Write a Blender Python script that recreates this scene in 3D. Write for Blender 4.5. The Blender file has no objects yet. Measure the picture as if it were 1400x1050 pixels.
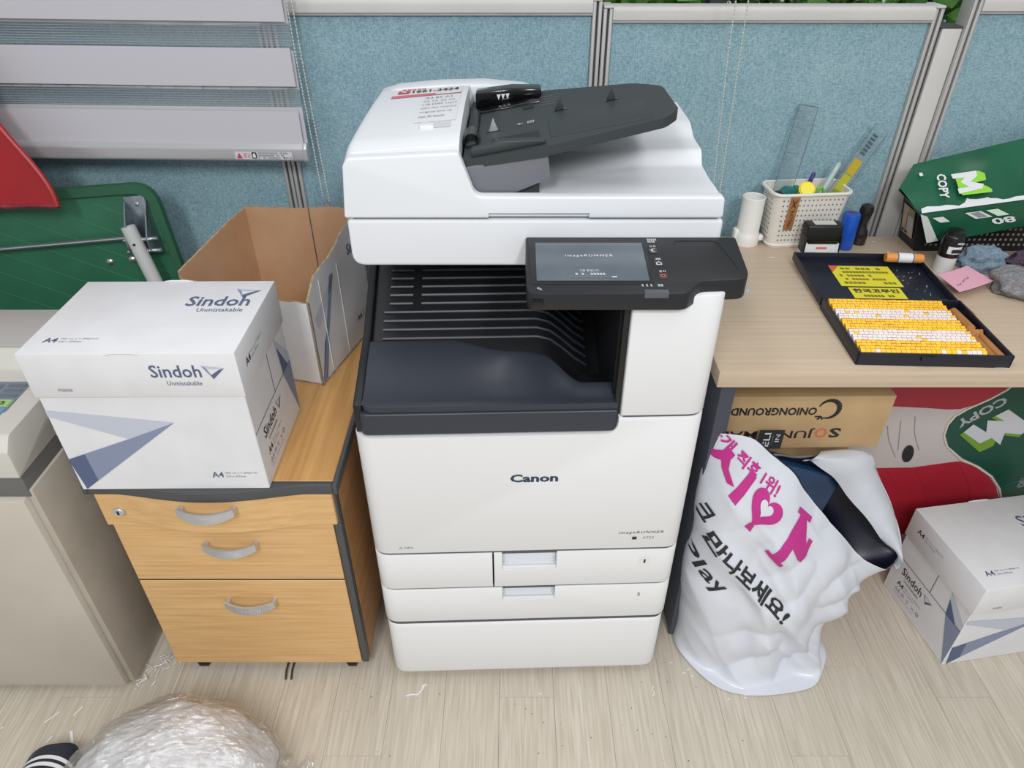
import bpy, bmesh, math, random
from math import sin, cos, pi, radians
from mathutils import Vector, Matrix, noise as mnoise

random.seed(7)
S = bpy.context.scene
COL = S.collection

# ------------------------------------------------------------------ camera
cam_d = bpy.data.cameras.new('camera')
cam = bpy.data.objects.new('camera', cam_d)
COL.objects.link(cam)
cam_d.sensor_fit = 'HORIZONTAL'
cam_d.sensor_width = 36.0
cam_d.lens = 970.0 / 1400.0 * 36.0
cam_d.clip_start = 0.02
cam.location = (0, 0, 1.37)
cam.rotation_euler = (radians(90 - 35.6), 0, 0)
S.camera = cam

# ------------------------------------------------------------------ world + lamps + exposure
W = bpy.data.worlds.new('world')
S.world = W
W.use_nodes = True
_bg = W.node_tree.nodes['Background']
_bg.inputs['Color'].default_value = (0.93, 0.97, 1.0, 1)
_bg.inputs['Strength'].default_value = 0.40


def area_lamp(name, loc, sx, sy, power, color=(1, 1, 1)):
    l = bpy.data.lights.new(name, 'AREA')
    l.shape = 'RECTANGLE'
    l.size, l.size_y = sx, sy
    l.energy = power
    l.color = color
    o = bpy.data.objects.new(name, l)
    o.location = loc
    COL.objects.link(o)
    return o


# ceiling panels of the office (they shine straight down)
area_lamp('ceiling_lamp', (-0.55, 0.75, 2.5), 0.35, 1.25, 5, (0.985, 0.995, 1.0))
area_lamp('ceiling_lamp', (0.75, 0.75, 2.5), 0.35, 1.25, 5, (0.985, 0.995, 1.0))
area_lamp('ceiling_lamp', (-0.55, -1.3, 2.5), 0.35, 1.25, 42, (0.985, 0.995, 1.0))
area_lamp('ceiling_lamp', (0.75, -1.3, 2.5), 0.35, 1.25, 42, (0.985, 0.995, 1.0))

S.view_settings.view_transform = 'Standard'
S.view_settings.look = 'None'
S.view_settings.exposure = 0.17
S.view_settings.gamma = 1.0
S.view_settings.use_curve_mapping = False


# ------------------------------------------------------------------ materials
def lin(c):
    return tuple((v / 12.92 if v <= 0.04045 else ((v + 0.055) / 1.055) ** 2.4) for v in c)


def rgb(r, g, b):
    return lin((r / 255.0, g / 255.0, b / 255.0)) + (1,)


MATS = {}
TMP = bpy.data.scenes.new('workbench')      # scratch scene for text and carving, removed at the end


def mat(name, c, rough=0.5, metal=0.0, spec=0.5, var=0.0, vscale=(8, 8, 8), bump=0.0, bscale=(60, 60, 60),
        trans=0.0, alpha=1.0, coat=0.0, c2=None, detail=3.0, emit=None, estr=0.0, ior=None, rnd=0.0, bdist=0.002):
    """principled material; optional noise colour variation towards c2 and a noise bump"""
    if name in MATS:
        return MATS[name]
    m = bpy.data.materials.new(name)
    m.use_nodes = True
    nt = m.node_tree
    b = nt.nodes['Principled BSDF']
    b.inputs['Base Color'].default_value = rgb(*c)
    b.inputs['Roughness'].default_value = rough
    b.inputs['Metallic'].default_value = metal
    b.inputs['Specular IOR Level'].default_value = spec
    b.inputs['Transmission Weight'].default_value = trans
    b.inputs['Alpha'].default_value = alpha
    b.inputs['Coat Weight'].default_value = coat
    if ior:
        b.inputs['IOR'].default_value = ior
    if emit:
        b.inputs['Emission Color'].default_value = rgb(*emit)
        b.inputs['Emission Strength'].default_value = estr
    tc = nt.nodes.new('ShaderNodeTexCoord')

    def nz(scale, det):
        mp = nt.nodes.new('ShaderNodeMapping')
        mp.inputs['Scale'].default_value = scale
        nt.links.new(tc.outputs['Object'], mp.inputs['Vector'])
        n = nt.nodes.new('ShaderNodeTexNoise')
        n.inputs['Scale'].default_value = 1.0
        n.inputs['Detail'].default_value = det
        nt.links.new(mp.outputs['Vector'], n.inputs['Vector'])
        return n
    if var > 0 or c2:
        n = nz(vscale, detail)
        r = nt.nodes.new('ShaderNodeMapRange')
        r.inputs['From Min'].default_value = 0.35
        r.inputs['From Max'].default_value = 0.65
        nt.links.new(n.outputs['Fac'], r.inputs['Value'])
        mx = nt.nodes.new('ShaderNodeMix')
        mx.data_type = 'RGBA'
        a = c
        d = c2 if c2 else tuple(v * (1 - var) for v in c)
        mx.inputs[6].default_value = rgb(*a)
        mx.inputs[7].default_value = rgb(*d)
        nt.links.new(r.outputs['Result'], mx.inputs[0])
        src = mx.outputs[2]
        if rnd > 0:
            oi = nt.nodes.new('ShaderNodeObjectInfo')
            hs = nt.nodes.new('ShaderNodeHueSaturation')
            mr = nt.nodes.new('ShaderNodeMapRange')
            mr.inputs['To Min'].default_value = 1 - rnd
            mr.inputs['To Max'].default_value = 1 + rnd
            nt.links.new(oi.outputs['Random'], mr.inputs['Value'])
            nt.links.new(mr.outputs['Result'], hs.inputs['Value'])
            nt.links.new(src, hs.inputs['Color'])
            src = hs.outputs['Color']
        nt.links.new(src, b.inputs['Base Color'])
    if bump > 0:
        n = nz(bscale, 3.0)
        bp = nt.nodes.new('ShaderNodeBump')
        bp.inputs['Strength'].default_value = bump
        bp.inputs['Distance'].default_value = bdist
        nt.links.new(n.outputs['Fac'], bp.inputs['Height'])
        nt.links.new(bp.outputs['Normal'], b.inputs['Normal'])
    MATS[name] = m
    return m


def fabric_mat(name, c1, c2, scale=260.0, bump=0.35):
    """woven cloth: crossed stretched noises mix two thread colours"""
    m = bpy.data.materials.new(name)
    m.use_nodes = True
    nt = m.node_tree
    b = nt.nodes['Principled BSDF']
    b.inputs['Roughness'].default_value = 0.95
    b.inputs['Specular IOR Level'].default_value = 0.15
    tc = nt.nodes.new('ShaderNodeTexCoord')
    outs = []
    for sc in ((scale, scale, scale * 0.22), (scale * 0.22, scale, scale), (12, 12, 12)):
        mp = nt.nodes.new('ShaderNodeMapping')
        mp.inputs['Scale'].default_value = sc
        nt.links.new(tc.outputs['Object'], mp.inputs['Vector'])
        n = nt.nodes.new('ShaderNodeTexNoise')
        n.inputs['Scale'].default_value = 1.0
        n.inputs['Detail'].default_value = 2.0
        nt.links.new(mp.outputs['Vector'], n.inputs['Vector'])
        outs.append(n.outputs['Fac'])
    ad = nt.nodes.new('ShaderNodeMath')
    ad.operation = 'ADD'
    nt.links.new(outs[0], ad.inputs[0])
    nt.links.new(outs[1], ad.inputs[1])
    a2 = nt.nodes.new('ShaderNodeMath')
    a2.operation = 'MULTIPLY_ADD'
    a2.inputs[1].default_value = 0.25
    nt.links.new(outs[2], a2.inputs[0])
    nt.links.new(ad.outputs[0], a2.inputs[2])
    r = nt.nodes.new('ShaderNodeMapRange')
    r.inputs['From Min'].default_value = 0.88
    r.inputs['From Max'].default_value = 1.38
    nt.links.new(a2.outputs[0], r.inputs['Value'])
    mx = nt.nodes.new('ShaderNodeMix')
    mx.data_type = 'RGBA'
    mx.inputs[6].default_value = rgb(*c1)
    mx.inputs[7].default_value = rgb(*c2)
    nt.links.new(r.outputs['Result'], mx.inputs[0])
    nt.links.new(mx.outputs[2], b.inputs['Base Color'])
    bp = nt.nodes.new('ShaderNodeBump')
    bp.inputs['Strength'].default_value = bump
    bp.inputs['Distance'].default_value = 0.001
    nt.links.new(ad.outputs[0], bp.inputs['Height'])
    nt.links.new(bp.outputs['Normal'], b.inputs['Normal'])
    MATS[name] = m
    return m


def wood_mat(name, c1, c2, axis='x', fine=90.0, long_=2.5, rough=0.42, rnd=0.0, c3=None, bands=7.0):
    """wood grain: streaky fine noise plus broad cathedral bands, stretched along one axis"""
    m = bpy.data.materials.new(name)
    m.use_nodes = True
    nt = m.node_tree
    b = nt.nodes['Principled BSDF']
    b.inputs['Roughness'].default_value = rough
    b.inputs['Specular IOR Level'].default_value = 0.35
    tc = nt.nodes.new('ShaderNodeTexCoord')
    vec = tc.outputs['Object']
    if rnd > 0:
        oi = nt.nodes.new('ShaderNodeObjectInfo')
        ml = nt.nodes.new('ShaderNodeMath')
        ml.operation = 'MULTIPLY'
        ml.inputs[1].default_value = 37.0
        nt.links.new(oi.outputs['Random'], ml.inputs[0])
        va = nt.nodes.new('ShaderNodeVectorMath')
        va.operation = 'ADD'
        nt.links.new(vec, va.inputs[0])
        nt.links.new(ml.outputs[0], va.inputs[1])
        vec = va.outputs[0]

    def nz(f, l, det, dist=0.0):
        sc = [f, f, f]
        sc['xyz'.index(axis)] = l
        mp = nt.nodes.new('ShaderNodeMapping')
        mp.inputs['Scale'].default_value = sc
        nt.links.new(vec, mp.inputs['Vector'])
        n = nt.nodes.new('ShaderNodeTexNoise')
        n.inputs['Scale'].default_value = 1.0
        n.inputs['Detail'].default_value = det
        n.inputs['Distortion'].default_value = dist
        nt.links.new(mp.outputs['Vector'], n.inputs['Vector'])
        return n.outputs['Fac']
    a = nz(fine, long_, 4.0)
    d = nz(bands, long_ * 0.35, 2.0, 0.6)
    r1 = nt.nodes.new('ShaderNodeMapRange')
    r1.inputs['From Min'].default_value = 0.38
    r1.inputs['From Max'].default_value = 0.66
    nt.links.new(a, r1.inputs['Value'])
    mx = nt.nodes.new('ShaderNodeMix')
    mx.data_type = 'RGBA'
    mx.inputs[6].default_value = rgb(*c1)
    mx.inputs[7].default_value = rgb(*c2)
    nt.links.new(r1.outputs['Result'], mx.inputs[0])
    r2 = nt.nodes.new('ShaderNodeMapRange')
    r2.inputs['From Min'].default_value = 0.3
    r2.inputs['From Max'].default_value = 0.7
    r2.inputs['To Max'].default_value = 0.55
    nt.links.new(d, r2.inputs['Value'])
    m2 = nt.nodes.new('ShaderNodeMix')
    m2.data_type = 'RGBA'
    m2.inputs[7].default_value = rgb(*(c3 or c2))
    nt.links.new(mx.outputs[2], m2.inputs[6])
    nt.links.new(r2.outputs['Result'], m2.inputs[0])
    src = m2.outputs[2]
    if rnd > 0:
        hs = nt.nodes.new('ShaderNodeHueSaturation')
        mr = nt.nodes.new('ShaderNodeMapRange')
        mr.inputs['To Min'].default_value = 1 - rnd
        mr.inputs['To Max'].default_value = 1 + rnd
        nt.links.new(oi.outputs['Random'], mr.inputs['Value'])
        nt.links.new(mr.outputs['Result'], hs.inputs['Value'])
        nt.links.new(src, hs.inputs['Color'])
        src = hs.outputs['Color']
    nt.links.new(src, b.inputs['Base Color'])
    bp = nt.nodes.new('ShaderNodeBump')
    bp.inputs['Strength'].default_value = 0.12
    bp.inputs['Distance'].default_value = 0.001
    nt.links.new(a, bp.inputs['Height'])
    nt.links.new(bp.outputs['Normal'], b.inputs['Normal'])
    MATS[name] = m
    return m


M_white = mat('copier_white', (227, 227, 228), 0.42, bump=0.04, bscale=(900, 900, 900))
M_lidwhite = mat('copier_lid_white', (227, 229, 233), 0.48)
M_seam = mat('seam_shadow_plastic', (120, 122, 126), 0.6)
M_black = mat('black_plastic', (22, 23, 26), 0.45, bump=0.06, bscale=(1200, 1200, 1200))
M_traydark = mat('tray_charcoal', (48, 52, 62), 0.38, bump=0.05, bscale=(1500, 1500, 1500))
M_panel = mat('control_panel_black', (30, 31, 34), 0.42)
M_feeder = mat('feeder_grey_green', (52, 58, 60), 0.5, bump=0.05, bscale=(1200, 1200, 1200))
M_gloss = mat('gloss_black', (12, 13, 16), 0.12)
M_screen = mat('lcd_screen', (104, 112, 118), 0.18, c2=(92, 100, 108), vscale=(12, 12, 12))
M_inkw = mat('white_ink', (225, 226, 228), 0.6)
M_inkg = mat('grey_ink', (120, 122, 128), 0.6)
M_inkk = mat('black_ink', (34, 34, 38), 0.6)
M_inknavy = mat('navy_ink', (44, 56, 84), 0.6)
M_inkblue = mat('slate_blue_ink', (84, 96, 128), 0.6)
M_inklight = mat('pale_blue_ink', (188, 193, 205), 0.6)
M_inkmid = mat('mid_blue_ink', (130, 140, 165), 0.6)
M_inkred = mat('red_ink', (205, 60, 80), 0.6)
M_inkpink = mat('magenta_ink', (184, 42, 130), 0.5)
M_inkorange = mat('orange_ink', (214, 104, 66), 0.6)
M_carton_white = mat('white_carton', (224, 223, 225), 0.55, var=0.025, vscale=(14, 14, 14))
M_kraft = mat('brown_cardboard', (196, 158, 124), 0.85, c2=(186, 147, 112), vscale=(10, 10, 10), bump=0.1, bscale=(300, 300, 300))
M_kraft2 = mat('tan_cardboard', (196, 166, 124), 0.8, c2=(186, 154, 112), vscale=(10, 10, 10), bump=0.06, bscale=(300, 300, 300))
M_edge = mat('torn_corrugated_edge', (182, 162, 134), 0.9, c2=(150, 122, 92), vscale=(160, 160, 160), bump=0.6, bscale=(300, 300, 300))
M_alu = mat('aluminium_frame', (186, 184, 182), 0.45, metal=0.25, var=0.06, vscale=(30, 30, 4))
M_aludark = mat('frame_groove', (70, 70, 72), 0.7)
M_ivory = mat('ivory_plastic_rail', (206, 203, 199), 0.5, var=0.03)
M_fab = fabric_mat('blue_partition_fabric', (118, 153, 165), (164, 189, 198), 620.0)
M_floor = wood_mat('pale_oak_vinyl', (202, 193, 178), (178, 168, 152), 'y', fine=230.0, long_=9.0, rough=0.5, rnd=0.015, c3=(184, 174, 158), bands=22)
M_floorbase = mat('floor_base', (166, 154, 138), 0.8)
M_desk = wood_mat('ash_desk_laminate', (200, 180, 158), (188, 167, 143), 'x', fine=140.0, long_=3.0, rough=0.4, c3=(197, 177, 154), bands=4)
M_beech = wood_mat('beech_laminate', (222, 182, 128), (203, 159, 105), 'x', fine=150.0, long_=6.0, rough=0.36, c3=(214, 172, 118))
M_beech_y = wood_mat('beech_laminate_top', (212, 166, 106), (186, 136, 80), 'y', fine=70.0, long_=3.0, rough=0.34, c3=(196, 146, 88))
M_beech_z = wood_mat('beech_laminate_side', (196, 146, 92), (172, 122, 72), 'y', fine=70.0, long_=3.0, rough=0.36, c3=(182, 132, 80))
M_edgeband = mat('charcoal_edge_band', (72, 74, 76), 0.4)
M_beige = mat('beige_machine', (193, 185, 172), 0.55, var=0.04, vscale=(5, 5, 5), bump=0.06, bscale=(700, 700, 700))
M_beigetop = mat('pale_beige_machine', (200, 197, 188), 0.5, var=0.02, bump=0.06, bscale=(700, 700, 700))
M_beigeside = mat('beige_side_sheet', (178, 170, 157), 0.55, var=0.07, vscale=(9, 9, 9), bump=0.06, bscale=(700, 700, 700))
M_machband = mat('grey_machine_band', (104, 104, 102), 0.55)
M_bluegrey = mat('blue_grey_keypad', (118, 130, 142), 0.5)
M_chrome = mat('brushed_chrome', (205, 205, 208), 0.25, metal=0.9)
M_silver = mat('satin_silver', (196, 196, 197), 0.35, metal=0.5)
M_zinc = mat('zinc_plate', (172, 182, 192), 0.3, metal=0.85, var=0.15, vscale=(60, 60, 60))
M_tube = mat('grey_painted_tube', (190, 192, 190), 0.35)
M_green = mat('green_platform_plastic', (48, 112, 82), 0.5, var=0.08, vscale=(9, 9, 9), bump=0.08, bscale=(400, 400, 400))
M_greenrim = mat('dark_green_rubber', (40, 92, 64), 0.7)
M_red = mat('red_plastic', (170, 26, 32), 0.4, var=0.06)
M_blindw = mat('blind_white_fabric', (196, 194, 200), 0.8, bump=0.05, bscale=(700, 700, 700))
M_clear = mat('clear_plastic', (235, 240, 242), 0.08, trans=0.9, ior=1.45)
M_cord = mat('pale_bead_cord', (196, 196, 190), 0.5)
M_glass = mat('window_glass', (240, 246, 244), 0.02, trans=1.0, ior=1.02)
M_leaf = mat('leaf_green', (160, 206, 112), 0.5, c2=(92, 146, 72), vscale=(7, 7, 7))  # leaf colours brightened in place of daylight outdoors
M_bark = mat('bark', (82, 70, 56), 0.9, var=0.3)
M_slate = mat('dark_slate_leg', (66, 69, 80), 0.45, var=0.05)
M_bag = mat('white_polythene', (210, 213, 221), 0.3, var=0.02, vscale=(20, 20, 20))
M_bagin = mat('navy_black_lining', (20, 22, 38), 0.4)
M_film = bpy.data.materials.new('clear_film')
M_film.use_nodes = True
_nt = M_film.node_tree
_nt.nodes.remove(_nt.nodes['Principled BSDF'])
_out = _nt.nodes['Material Output']
_tc = _nt.nodes.new('ShaderNodeTexCoord')
_mp = _nt.nodes.new('ShaderNodeMapping')
_mp.inputs['Scale'].default_value = (60, 130, 90)
_mp.inputs['Rotation'].default_value = (0, 0, 0.6)
_nz = _nt.nodes.new('ShaderNodeTexNoise')
_nz.inputs['Scale'].default_value = 1.0
_nz.inputs['Detail'].default_value = 5.0
_bp = _nt.nodes.new('ShaderNodeBump')
_bp.inputs['Strength'].default_value = 1.0
_bp.inputs['Distance'].default_value = 0.012
_gl = _nt.nodes.new('ShaderNodeBsdfGlossy')
_gl.inputs['Color'].default_value = (1, 1, 1, 1)
_gl.inputs['Roughness'].default_value = 0.14
_tr = _nt.nodes.new('ShaderNodeBsdfTransparent')
_mx = _nt.nodes.new('ShaderNodeMixShader')
_mx.inputs[0].default_value = 0.34
_nt.links.new(_tc.outputs['Object'], _mp.inputs['Vector'])
_nt.links.new(_mp.outputs['Vector'], _nz.inputs['Vector'])
_nt.links.new(_nz.outputs['Fac'], _bp.inputs['Height'])
_nt.links.new(_bp.outputs['Normal'], _gl.inputs['Normal'])
_nt.links.new(_tr.outputs[0], _mx.inputs[1])
_nt.links.new(_gl.outputs[0], _mx.inputs[2])
_nt.links.new(_mx.outputs[0], _out.inputs['Surface'])
M_parcel = mat('deep_blue_gloss', (38, 74, 108), 0.25, c2=(28, 50, 84), vscale=(9, 9, 9))


# ------------------------------------------------------------------ mesh helpers
class B:
    """collects shapes for ONE mesh"""

    def __init__(self):
        self.v, self.f, self.mi = [], [], []

    def add(self, vs, fs, mi=0):
        k = len(self.v)
        self.v += [tuple(p) for p in vs]
        self.f += [tuple(i + k for i in f) for f in fs]
        self.mi += [mi] * len(fs)
        return self

    def bm(self, bm, mi=0):
        bm.verts.index_update()
        self.add([v.co[:] for v in bm.verts], [[v.index for v in f.verts] for f in bm.faces], mi)
        bm.free()
        return self

    def box(self, x0, x1, y0, y1, z0, z1, bev=0.0, seg=2, mi=0, rot=None, pivot=None, taper=None):
        bm = bmesh.new()
        bmesh.ops.create_cube(bm, size=1.0)
        for v in bm.verts:
            v.co = Vector(((x0 + x1) / 2 + v.co.x * (x1 - x0), (y0 + y1) / 2 + v.co.y * (y1 - y0), (z0 + z1) / 2 + v.co.z * (z1 - z0)))
        if bev > 0:
            bmesh.ops.bevel(bm, geom=bm.edges[:], offset=bev, segments=seg, profile=0.5, affect='EDGES', clamp_overlap=True)
        if rot is not None:
            pv = Vector(pivot) if pivot else Vector(((x0 + x1) / 2, (y0 + y1) / 2, (z0 + z1) / 2))
            bmesh.ops.rotate(bm, cent=pv, matrix=rot, verts=bm.verts[:])
        return self.bm(bm, mi)

    def prism(self, pts, a, b, plane='xy', bev=0.0, seg=2, mi=0, ang=25, only=None):
        """polygon pts extruded from a to b along the remaining axis"""
        def P(p, h):
            return {'xy': (p[0], p[1], h), 'xz': (p[0], h, p[1]), 'yz': (h, p[0], p[1])}[plane]
        bm = bmesh.new()
        n = len(pts)
        lo = [bm.verts.new(P(p, a)) for p in pts]
        hi = [bm.verts.new(P(p, b)) for p in pts]
        bm.faces.new(lo)
        bm.faces.new(list(reversed(hi)))
        for i in range(n):
            j = (i + 1) % n
            bm.faces.new((lo[j], lo[i], hi[i], hi[j]))
        bmesh.ops.recalc_face_normals(bm, faces=bm.faces[:])
        if bev > 0:
            es = [e for e in bm.edges if len(e.link_faces) == 2 and e.calc_face_angle(0) > radians(ang)]
            if only == 'lo':
                es = [e for e in es if all(v in lo for v in e.verts)]
            elif only == 'hi':
                es = [e for e in es if all(v in hi for v in e.verts)]
            bmesh.ops.bevel(bm, geom=es, offset=bev, segments=seg, profile=0.5, affect='EDGES', clamp_overlap=True)
        return self.bm(bm, mi)

    def tube(self, pts, r, n=8, mi=0, cap=True, closed=False):
        pts = [Vector(p) for p in pts]
        rs = r if isinstance(r, (list, tuple)) else [r] * len(pts)
        vs, fs = [], []
        m = len(pts)
        prev = None
        for i, p in enumerate(pts):
            if closed:
                t = (pts[(i + 1) % m] - pts[i - 1]).normalized()
            else:
                t = (pts[min(i + 1, m - 1)] - pts[max(i - 1, 0)]).normalized()
            if prev is None:
                up = Vector((0, 0, 1)) if abs(t.z) < 0.9 else Vector((1, 0, 0))
                a = t.cross(up).normalized()
            else:
                a = (prev - t * prev.dot(t)).normalized()
            prev = a
            b = t.cross(a)
            for k in range(n):
                th = 2 * pi * k / n
                vs.append(p + (a * cos(th) + b * sin(th)) * rs[i])
        rng = m if closed else m - 1
        for i in range(rng):
            for k in range(n):
                j, l = (i + 1) % m, (k + 1) % n
                fs.append((i * n + k, i * n + l, j * n + l, j * n + k))
        if cap and not closed:
            fs.append(tuple(range(n - 1, -1, -1)))
            fs.append(tuple((m - 1) * n + k for k in range(n)))
        return self.add(vs, fs, mi)

    def lathe(self, prof, c=(0, 0, 0), n=24, mi=0, sx=1.0, sy=1.0):
        """profile of (r, z) turned round the vertical axis at c"""
        vs, fs = [], []
        for r, z in prof:
            for k in range(n):
                th = 2 * pi * k / n
                vs.append((c[0] + r * cos(th) * sx, c[1] + r * sin(th) * sy, c[2] + z))
        for i in range(len(prof) - 1):
            for k in range(n):
                l = (k + 1) % n
                fs.append((i * n + k, i * n + l, (i + 1) * n + l, (i + 1) * n + k))
        fs.append(tuple(range(n - 1, -1, -1)))
        fs.append(tuple((len(prof) - 1) * n + k for k in range(n)))
        return self.add(vs, fs, mi)

    def grid(self, fn, nu, nv, mi=0, thick=None):
        """surface fn(u, v) -> point; optional thickness straight along a vector"""
        vs = [Vector(fn(i / nu, j / nv)) for j in range(nv + 1) for i in range(nu + 1)]
        fs = [(j * (nu + 1) + i, j * (nu + 1) + i + 1, (j + 1) * (nu + 1) + i + 1, (j + 1) * (nu + 1) + i) for j in range(nv) for i in range(nu)]
        if thick is None:
            return self.add(vs, fs, mi)
        T = Vector(thick)
        k = len(vs)
        allv = vs + [p + T for p in vs]
        f2 = fs + [tuple(reversed([a + k for a in f])) for f in fs]
        W_ = nu + 1
        ring = [i for i in range(nu + 1)] + [j * W_ + nu for j in range(1, nv + 1)] + [nv * W_ + i for i in range(nu - 1, -1, -1)] + [j * W_ for j in range(nv - 1, 0, -1)]
        for a, b in zip(ring, ring[1:] + ring[:1]):
            f2.append((b, a, a + k, b + k))
        return self.add(allv, f2, mi)

    def mesh(self, name, mats, smooth=35):
        me = bpy.data.meshes.new(name)
        me.from_pydata(self.v, [], self.f)
        for m in (mats if isinstance(mats, (list, tuple)) else [mats]):
            me.materials.append(m)
        me.polygons.foreach_set('material_index', self.mi)
        bm = bmesh.new()
        bm.from_mesh(me)
        bmesh.ops.recalc_face_normals(bm, faces=bm.faces[:])
        bm.to_mesh(me)
        bm.free()
        if smooth:
            me.polygons.foreach_set('use_smooth', [True] * len(me.polygons))
            me.set_sharp_from_angle(angle=radians(smooth))
        me.update()
        return me

    def obj(self, name, mats, parent=None, loc=None, smooth=35, label=None):
        o = bpy.data.objects.new(name, self.mesh(name, mats, smooth))
        COL.objects.link(o)
        if parent:
            o.parent = parent
        if loc is not None:
            o.location = loc
        if label:
            o['label'] = label
        return o


def tag(o, label, cat, group=None, kind=None):
    o['label'] = label
    o['category'] = cat
    if group:
        o['group'] = group
    if kind:
        o['kind'] = kind
    return o


def thing(name, label, cat, loc=(0, 0, 0), rotz=0.0, group=None, kind=None):
    o = bpy.data.objects.new(name, None)
    o.empty_display_size = 0.05
    COL.objects.link(o)
    o.location = loc
    o.rotation_euler = (0, 0, radians(rotz))
    return tag(o, label, cat, group, kind)


def struct(o):
    o['kind'] = 'structure'
    return o


def copy_tree(src, parent=None):
    c = src.copy()
    COL.objects.link(c)
    c.parent = parent
    for ch in list(src.children):
        copy_tree(ch, c)
    return c


def rpoly(pts, r, n=5):
    """polygon with rounded corners; r is one radius or one for each corner"""
    out = []
    m = len(pts)
    for i in range(m):
        p = Vector(pts[i]).to_2d() if len(pts[i]) > 2 else Vector(pts[i])
        a, b = Vector(pts[i - 1]), Vector(pts[(i + 1) % m])
        ri = r[i] if isinstance(r, (list, tuple)) else r
        if ri <= 1e-6:
            out.append(tuple(p))
            continue
        da, db = (a - p).normalized(), (b - p).normalized()
        half = da.angle(db) / 2
        d = min(ri / math.tan(half), (a - p).length * 0.49, (b - p).length * 0.49)
        p0, p1 = p + da * d, p + db * d
        for k in range(n + 1):
            t = k / n
            q = p0 * (1 - t) ** 2 + p * 2 * t * (1 - t) + p1 * t * t
            out.append((q.x, q.y))
    return out


def rect(x0, x1, y0, y1, r=0.0, n=5):
    return rpoly([(x0, y0), (x1, y0), (x1, y1), (x0, y1)], r, n)


def cut(o, cutter):
    """carve the shapes in the builder `cutter` out of object o"""
    c = bpy.data.objects.new('cutter', cutter.mesh('cutter', M_white, 0))
    TMP.collection.objects.link(c)
    TMP.collection.objects.link(o)
    par = o.parent
    o.parent = None
    mw = (o.location.copy(), o.rotation_euler.copy())
    o.location = (0, 0, 0)
    o.rotation_euler = (0, 0, 0)
    md = o.modifiers.new('cut', 'BOOLEAN')
    md.operation = 'DIFFERENCE'
    md.object = c
    md.solver = 'EXACT'
    TMP.view_layers[0].update()
    dg = TMP.view_layers[0].depsgraph
    me = bpy.data.meshes.new_from_object(o.evaluated_get(dg), depsgraph=dg)
    o.modifiers.clear()
    TMP.collection.objects.unlink(o)
    o.data = me
    me.polygons.foreach_set('use_smooth', [True] * len(me.polygons))
    me.set_sharp_from_angle(angle=radians(35))
    o.location, o.rotation_euler = mw
    o.parent = par
    bpy.data.objects.remove(c)
    return o


_tx = {}


HANGUL = {0.0: ['기동 중입니다.', '절전', '홈', '중지', '정지', '경고'],
          0.03: ['한국고무인', '공개 직후 1위!', '시', '스크', '만나보세요!']}


def load_hangul(bold):
    """all Korean lines are set in one go, then taken apart line by line"""
    cu = bpy.data.curves.new('lettering', 'FONT')
    cu.body = '\n'.join(HANGUL[bold])
    cu.offset = bold
    cu.resolution_u = 2
    cu.space_line = 4.0
    o = bpy.data.objects.new('lettering', cu)
    TMP.collection.objects.link(o)
    TMP.view_layers[0].update()
    dg = TMP.view_layers[0].depsgraph
    me = bpy.data.meshes.new_from_object(o.evaluated_get(dg), depsgraph=dg)
    co = [v.co.copy() for v in me.vertices]
    fs = [tuple(p.vertices) for p in me.polygons]
    bpy.data.objects.remove(o)
    bpy.data.meshes.remove(me)
    for k, line in enumerate(HANGUL[bold]):
        mine = [f for f in fs if round((0.35 - co[f[0]].y) / 4.0) == k]
        ids = sorted({i for f in mine for i in f})
        ix = {i: n for n, i in enumerate(ids)}
        vs = [co[i] for i in ids]
        x0, x1 = min(v.x for v in vs), max(v.x for v in vs)
        y0, y1 = min(v.y for v in vs), max(v.y for v in vs)
        _tx[('H', line, bold)] = ([((v.x - x0) / (x1 - x0), (v.y - y0) / (y1 - y0)) for v in vs], [tuple(ix[i] for i in f) for f in mine])


def text_mesh(body, bold=0.0, shear=0.0, spacing=1.0):
    hb = 0.03 if body in HANGUL[0.03] else 0.0
    if body in HANGUL[hb]:
        if ('H', body, hb) not in _tx:
            load_hangul(hb)
        return _tx[('H', body, hb)]
    key = (body, bold, shear, spacing)
    if key not in _tx:
        cu = bpy.data.curves.new('lettering', 'FONT')
        cu.body = body
        cu.offset = bold
        cu.shear = shear
        cu.space_character = spacing
        cu.resolution_u = 2
        o = bpy.data.objects.new('lettering', cu)
        TMP.collection.objects.link(o)
        TMP.view_layers[0].update()
        dg = TMP.view_layers[0].depsgraph
        me = bpy.data.meshes.new_from_object(o.evaluated_get(dg), depsgraph=dg)
        vs = [v.co.copy() for v in me.vertices]
        fs = [tuple(p.vertices) for p in me.polygons]
        bpy.data.objects.remove(o)
        bpy.data.meshes.remove(me)
        x0, x1 = min(v.x for v in vs), max(v.x for v in vs)
        y0, y1 = min(v.y for v in vs), max(v.y for v in vs)
        vs = [((v.x - x0) / (x1 - x0), (v.y - y0) / (y1 - y0)) for v in vs]
        _tx[key] = (vs, fs)
    return _tx[key]


LIFT = 0.0007


def micro(fr, w, h, m, parent, n=9, seed=1, lift=LIFT):
    """a line of print too small to read: little syllable blocks"""
    rr_ = random.Random(seed)
    cell = w / n
    polys = []
    for i in range(n):
        if rr_.random() < 0.16:
            continue
        x, g = i * cell, cell * 0.82
        polys += [[(x, h * 0.55), (x + g * 0.5, h * 0.55), (x + g * 0.5, h), (x, h)], [(x + g * 0.62, h * 0.3), (x + g * 0.85, h * 0.3), (x + g * 0.85, h), (x + g * 0.62, h)], [(x, 0), (x + g, 0), (x + g, h * 0.24), (x, h * 0.24)]]
    return decal(polys, fr, m, parent, 'small_print', lift)


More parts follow.
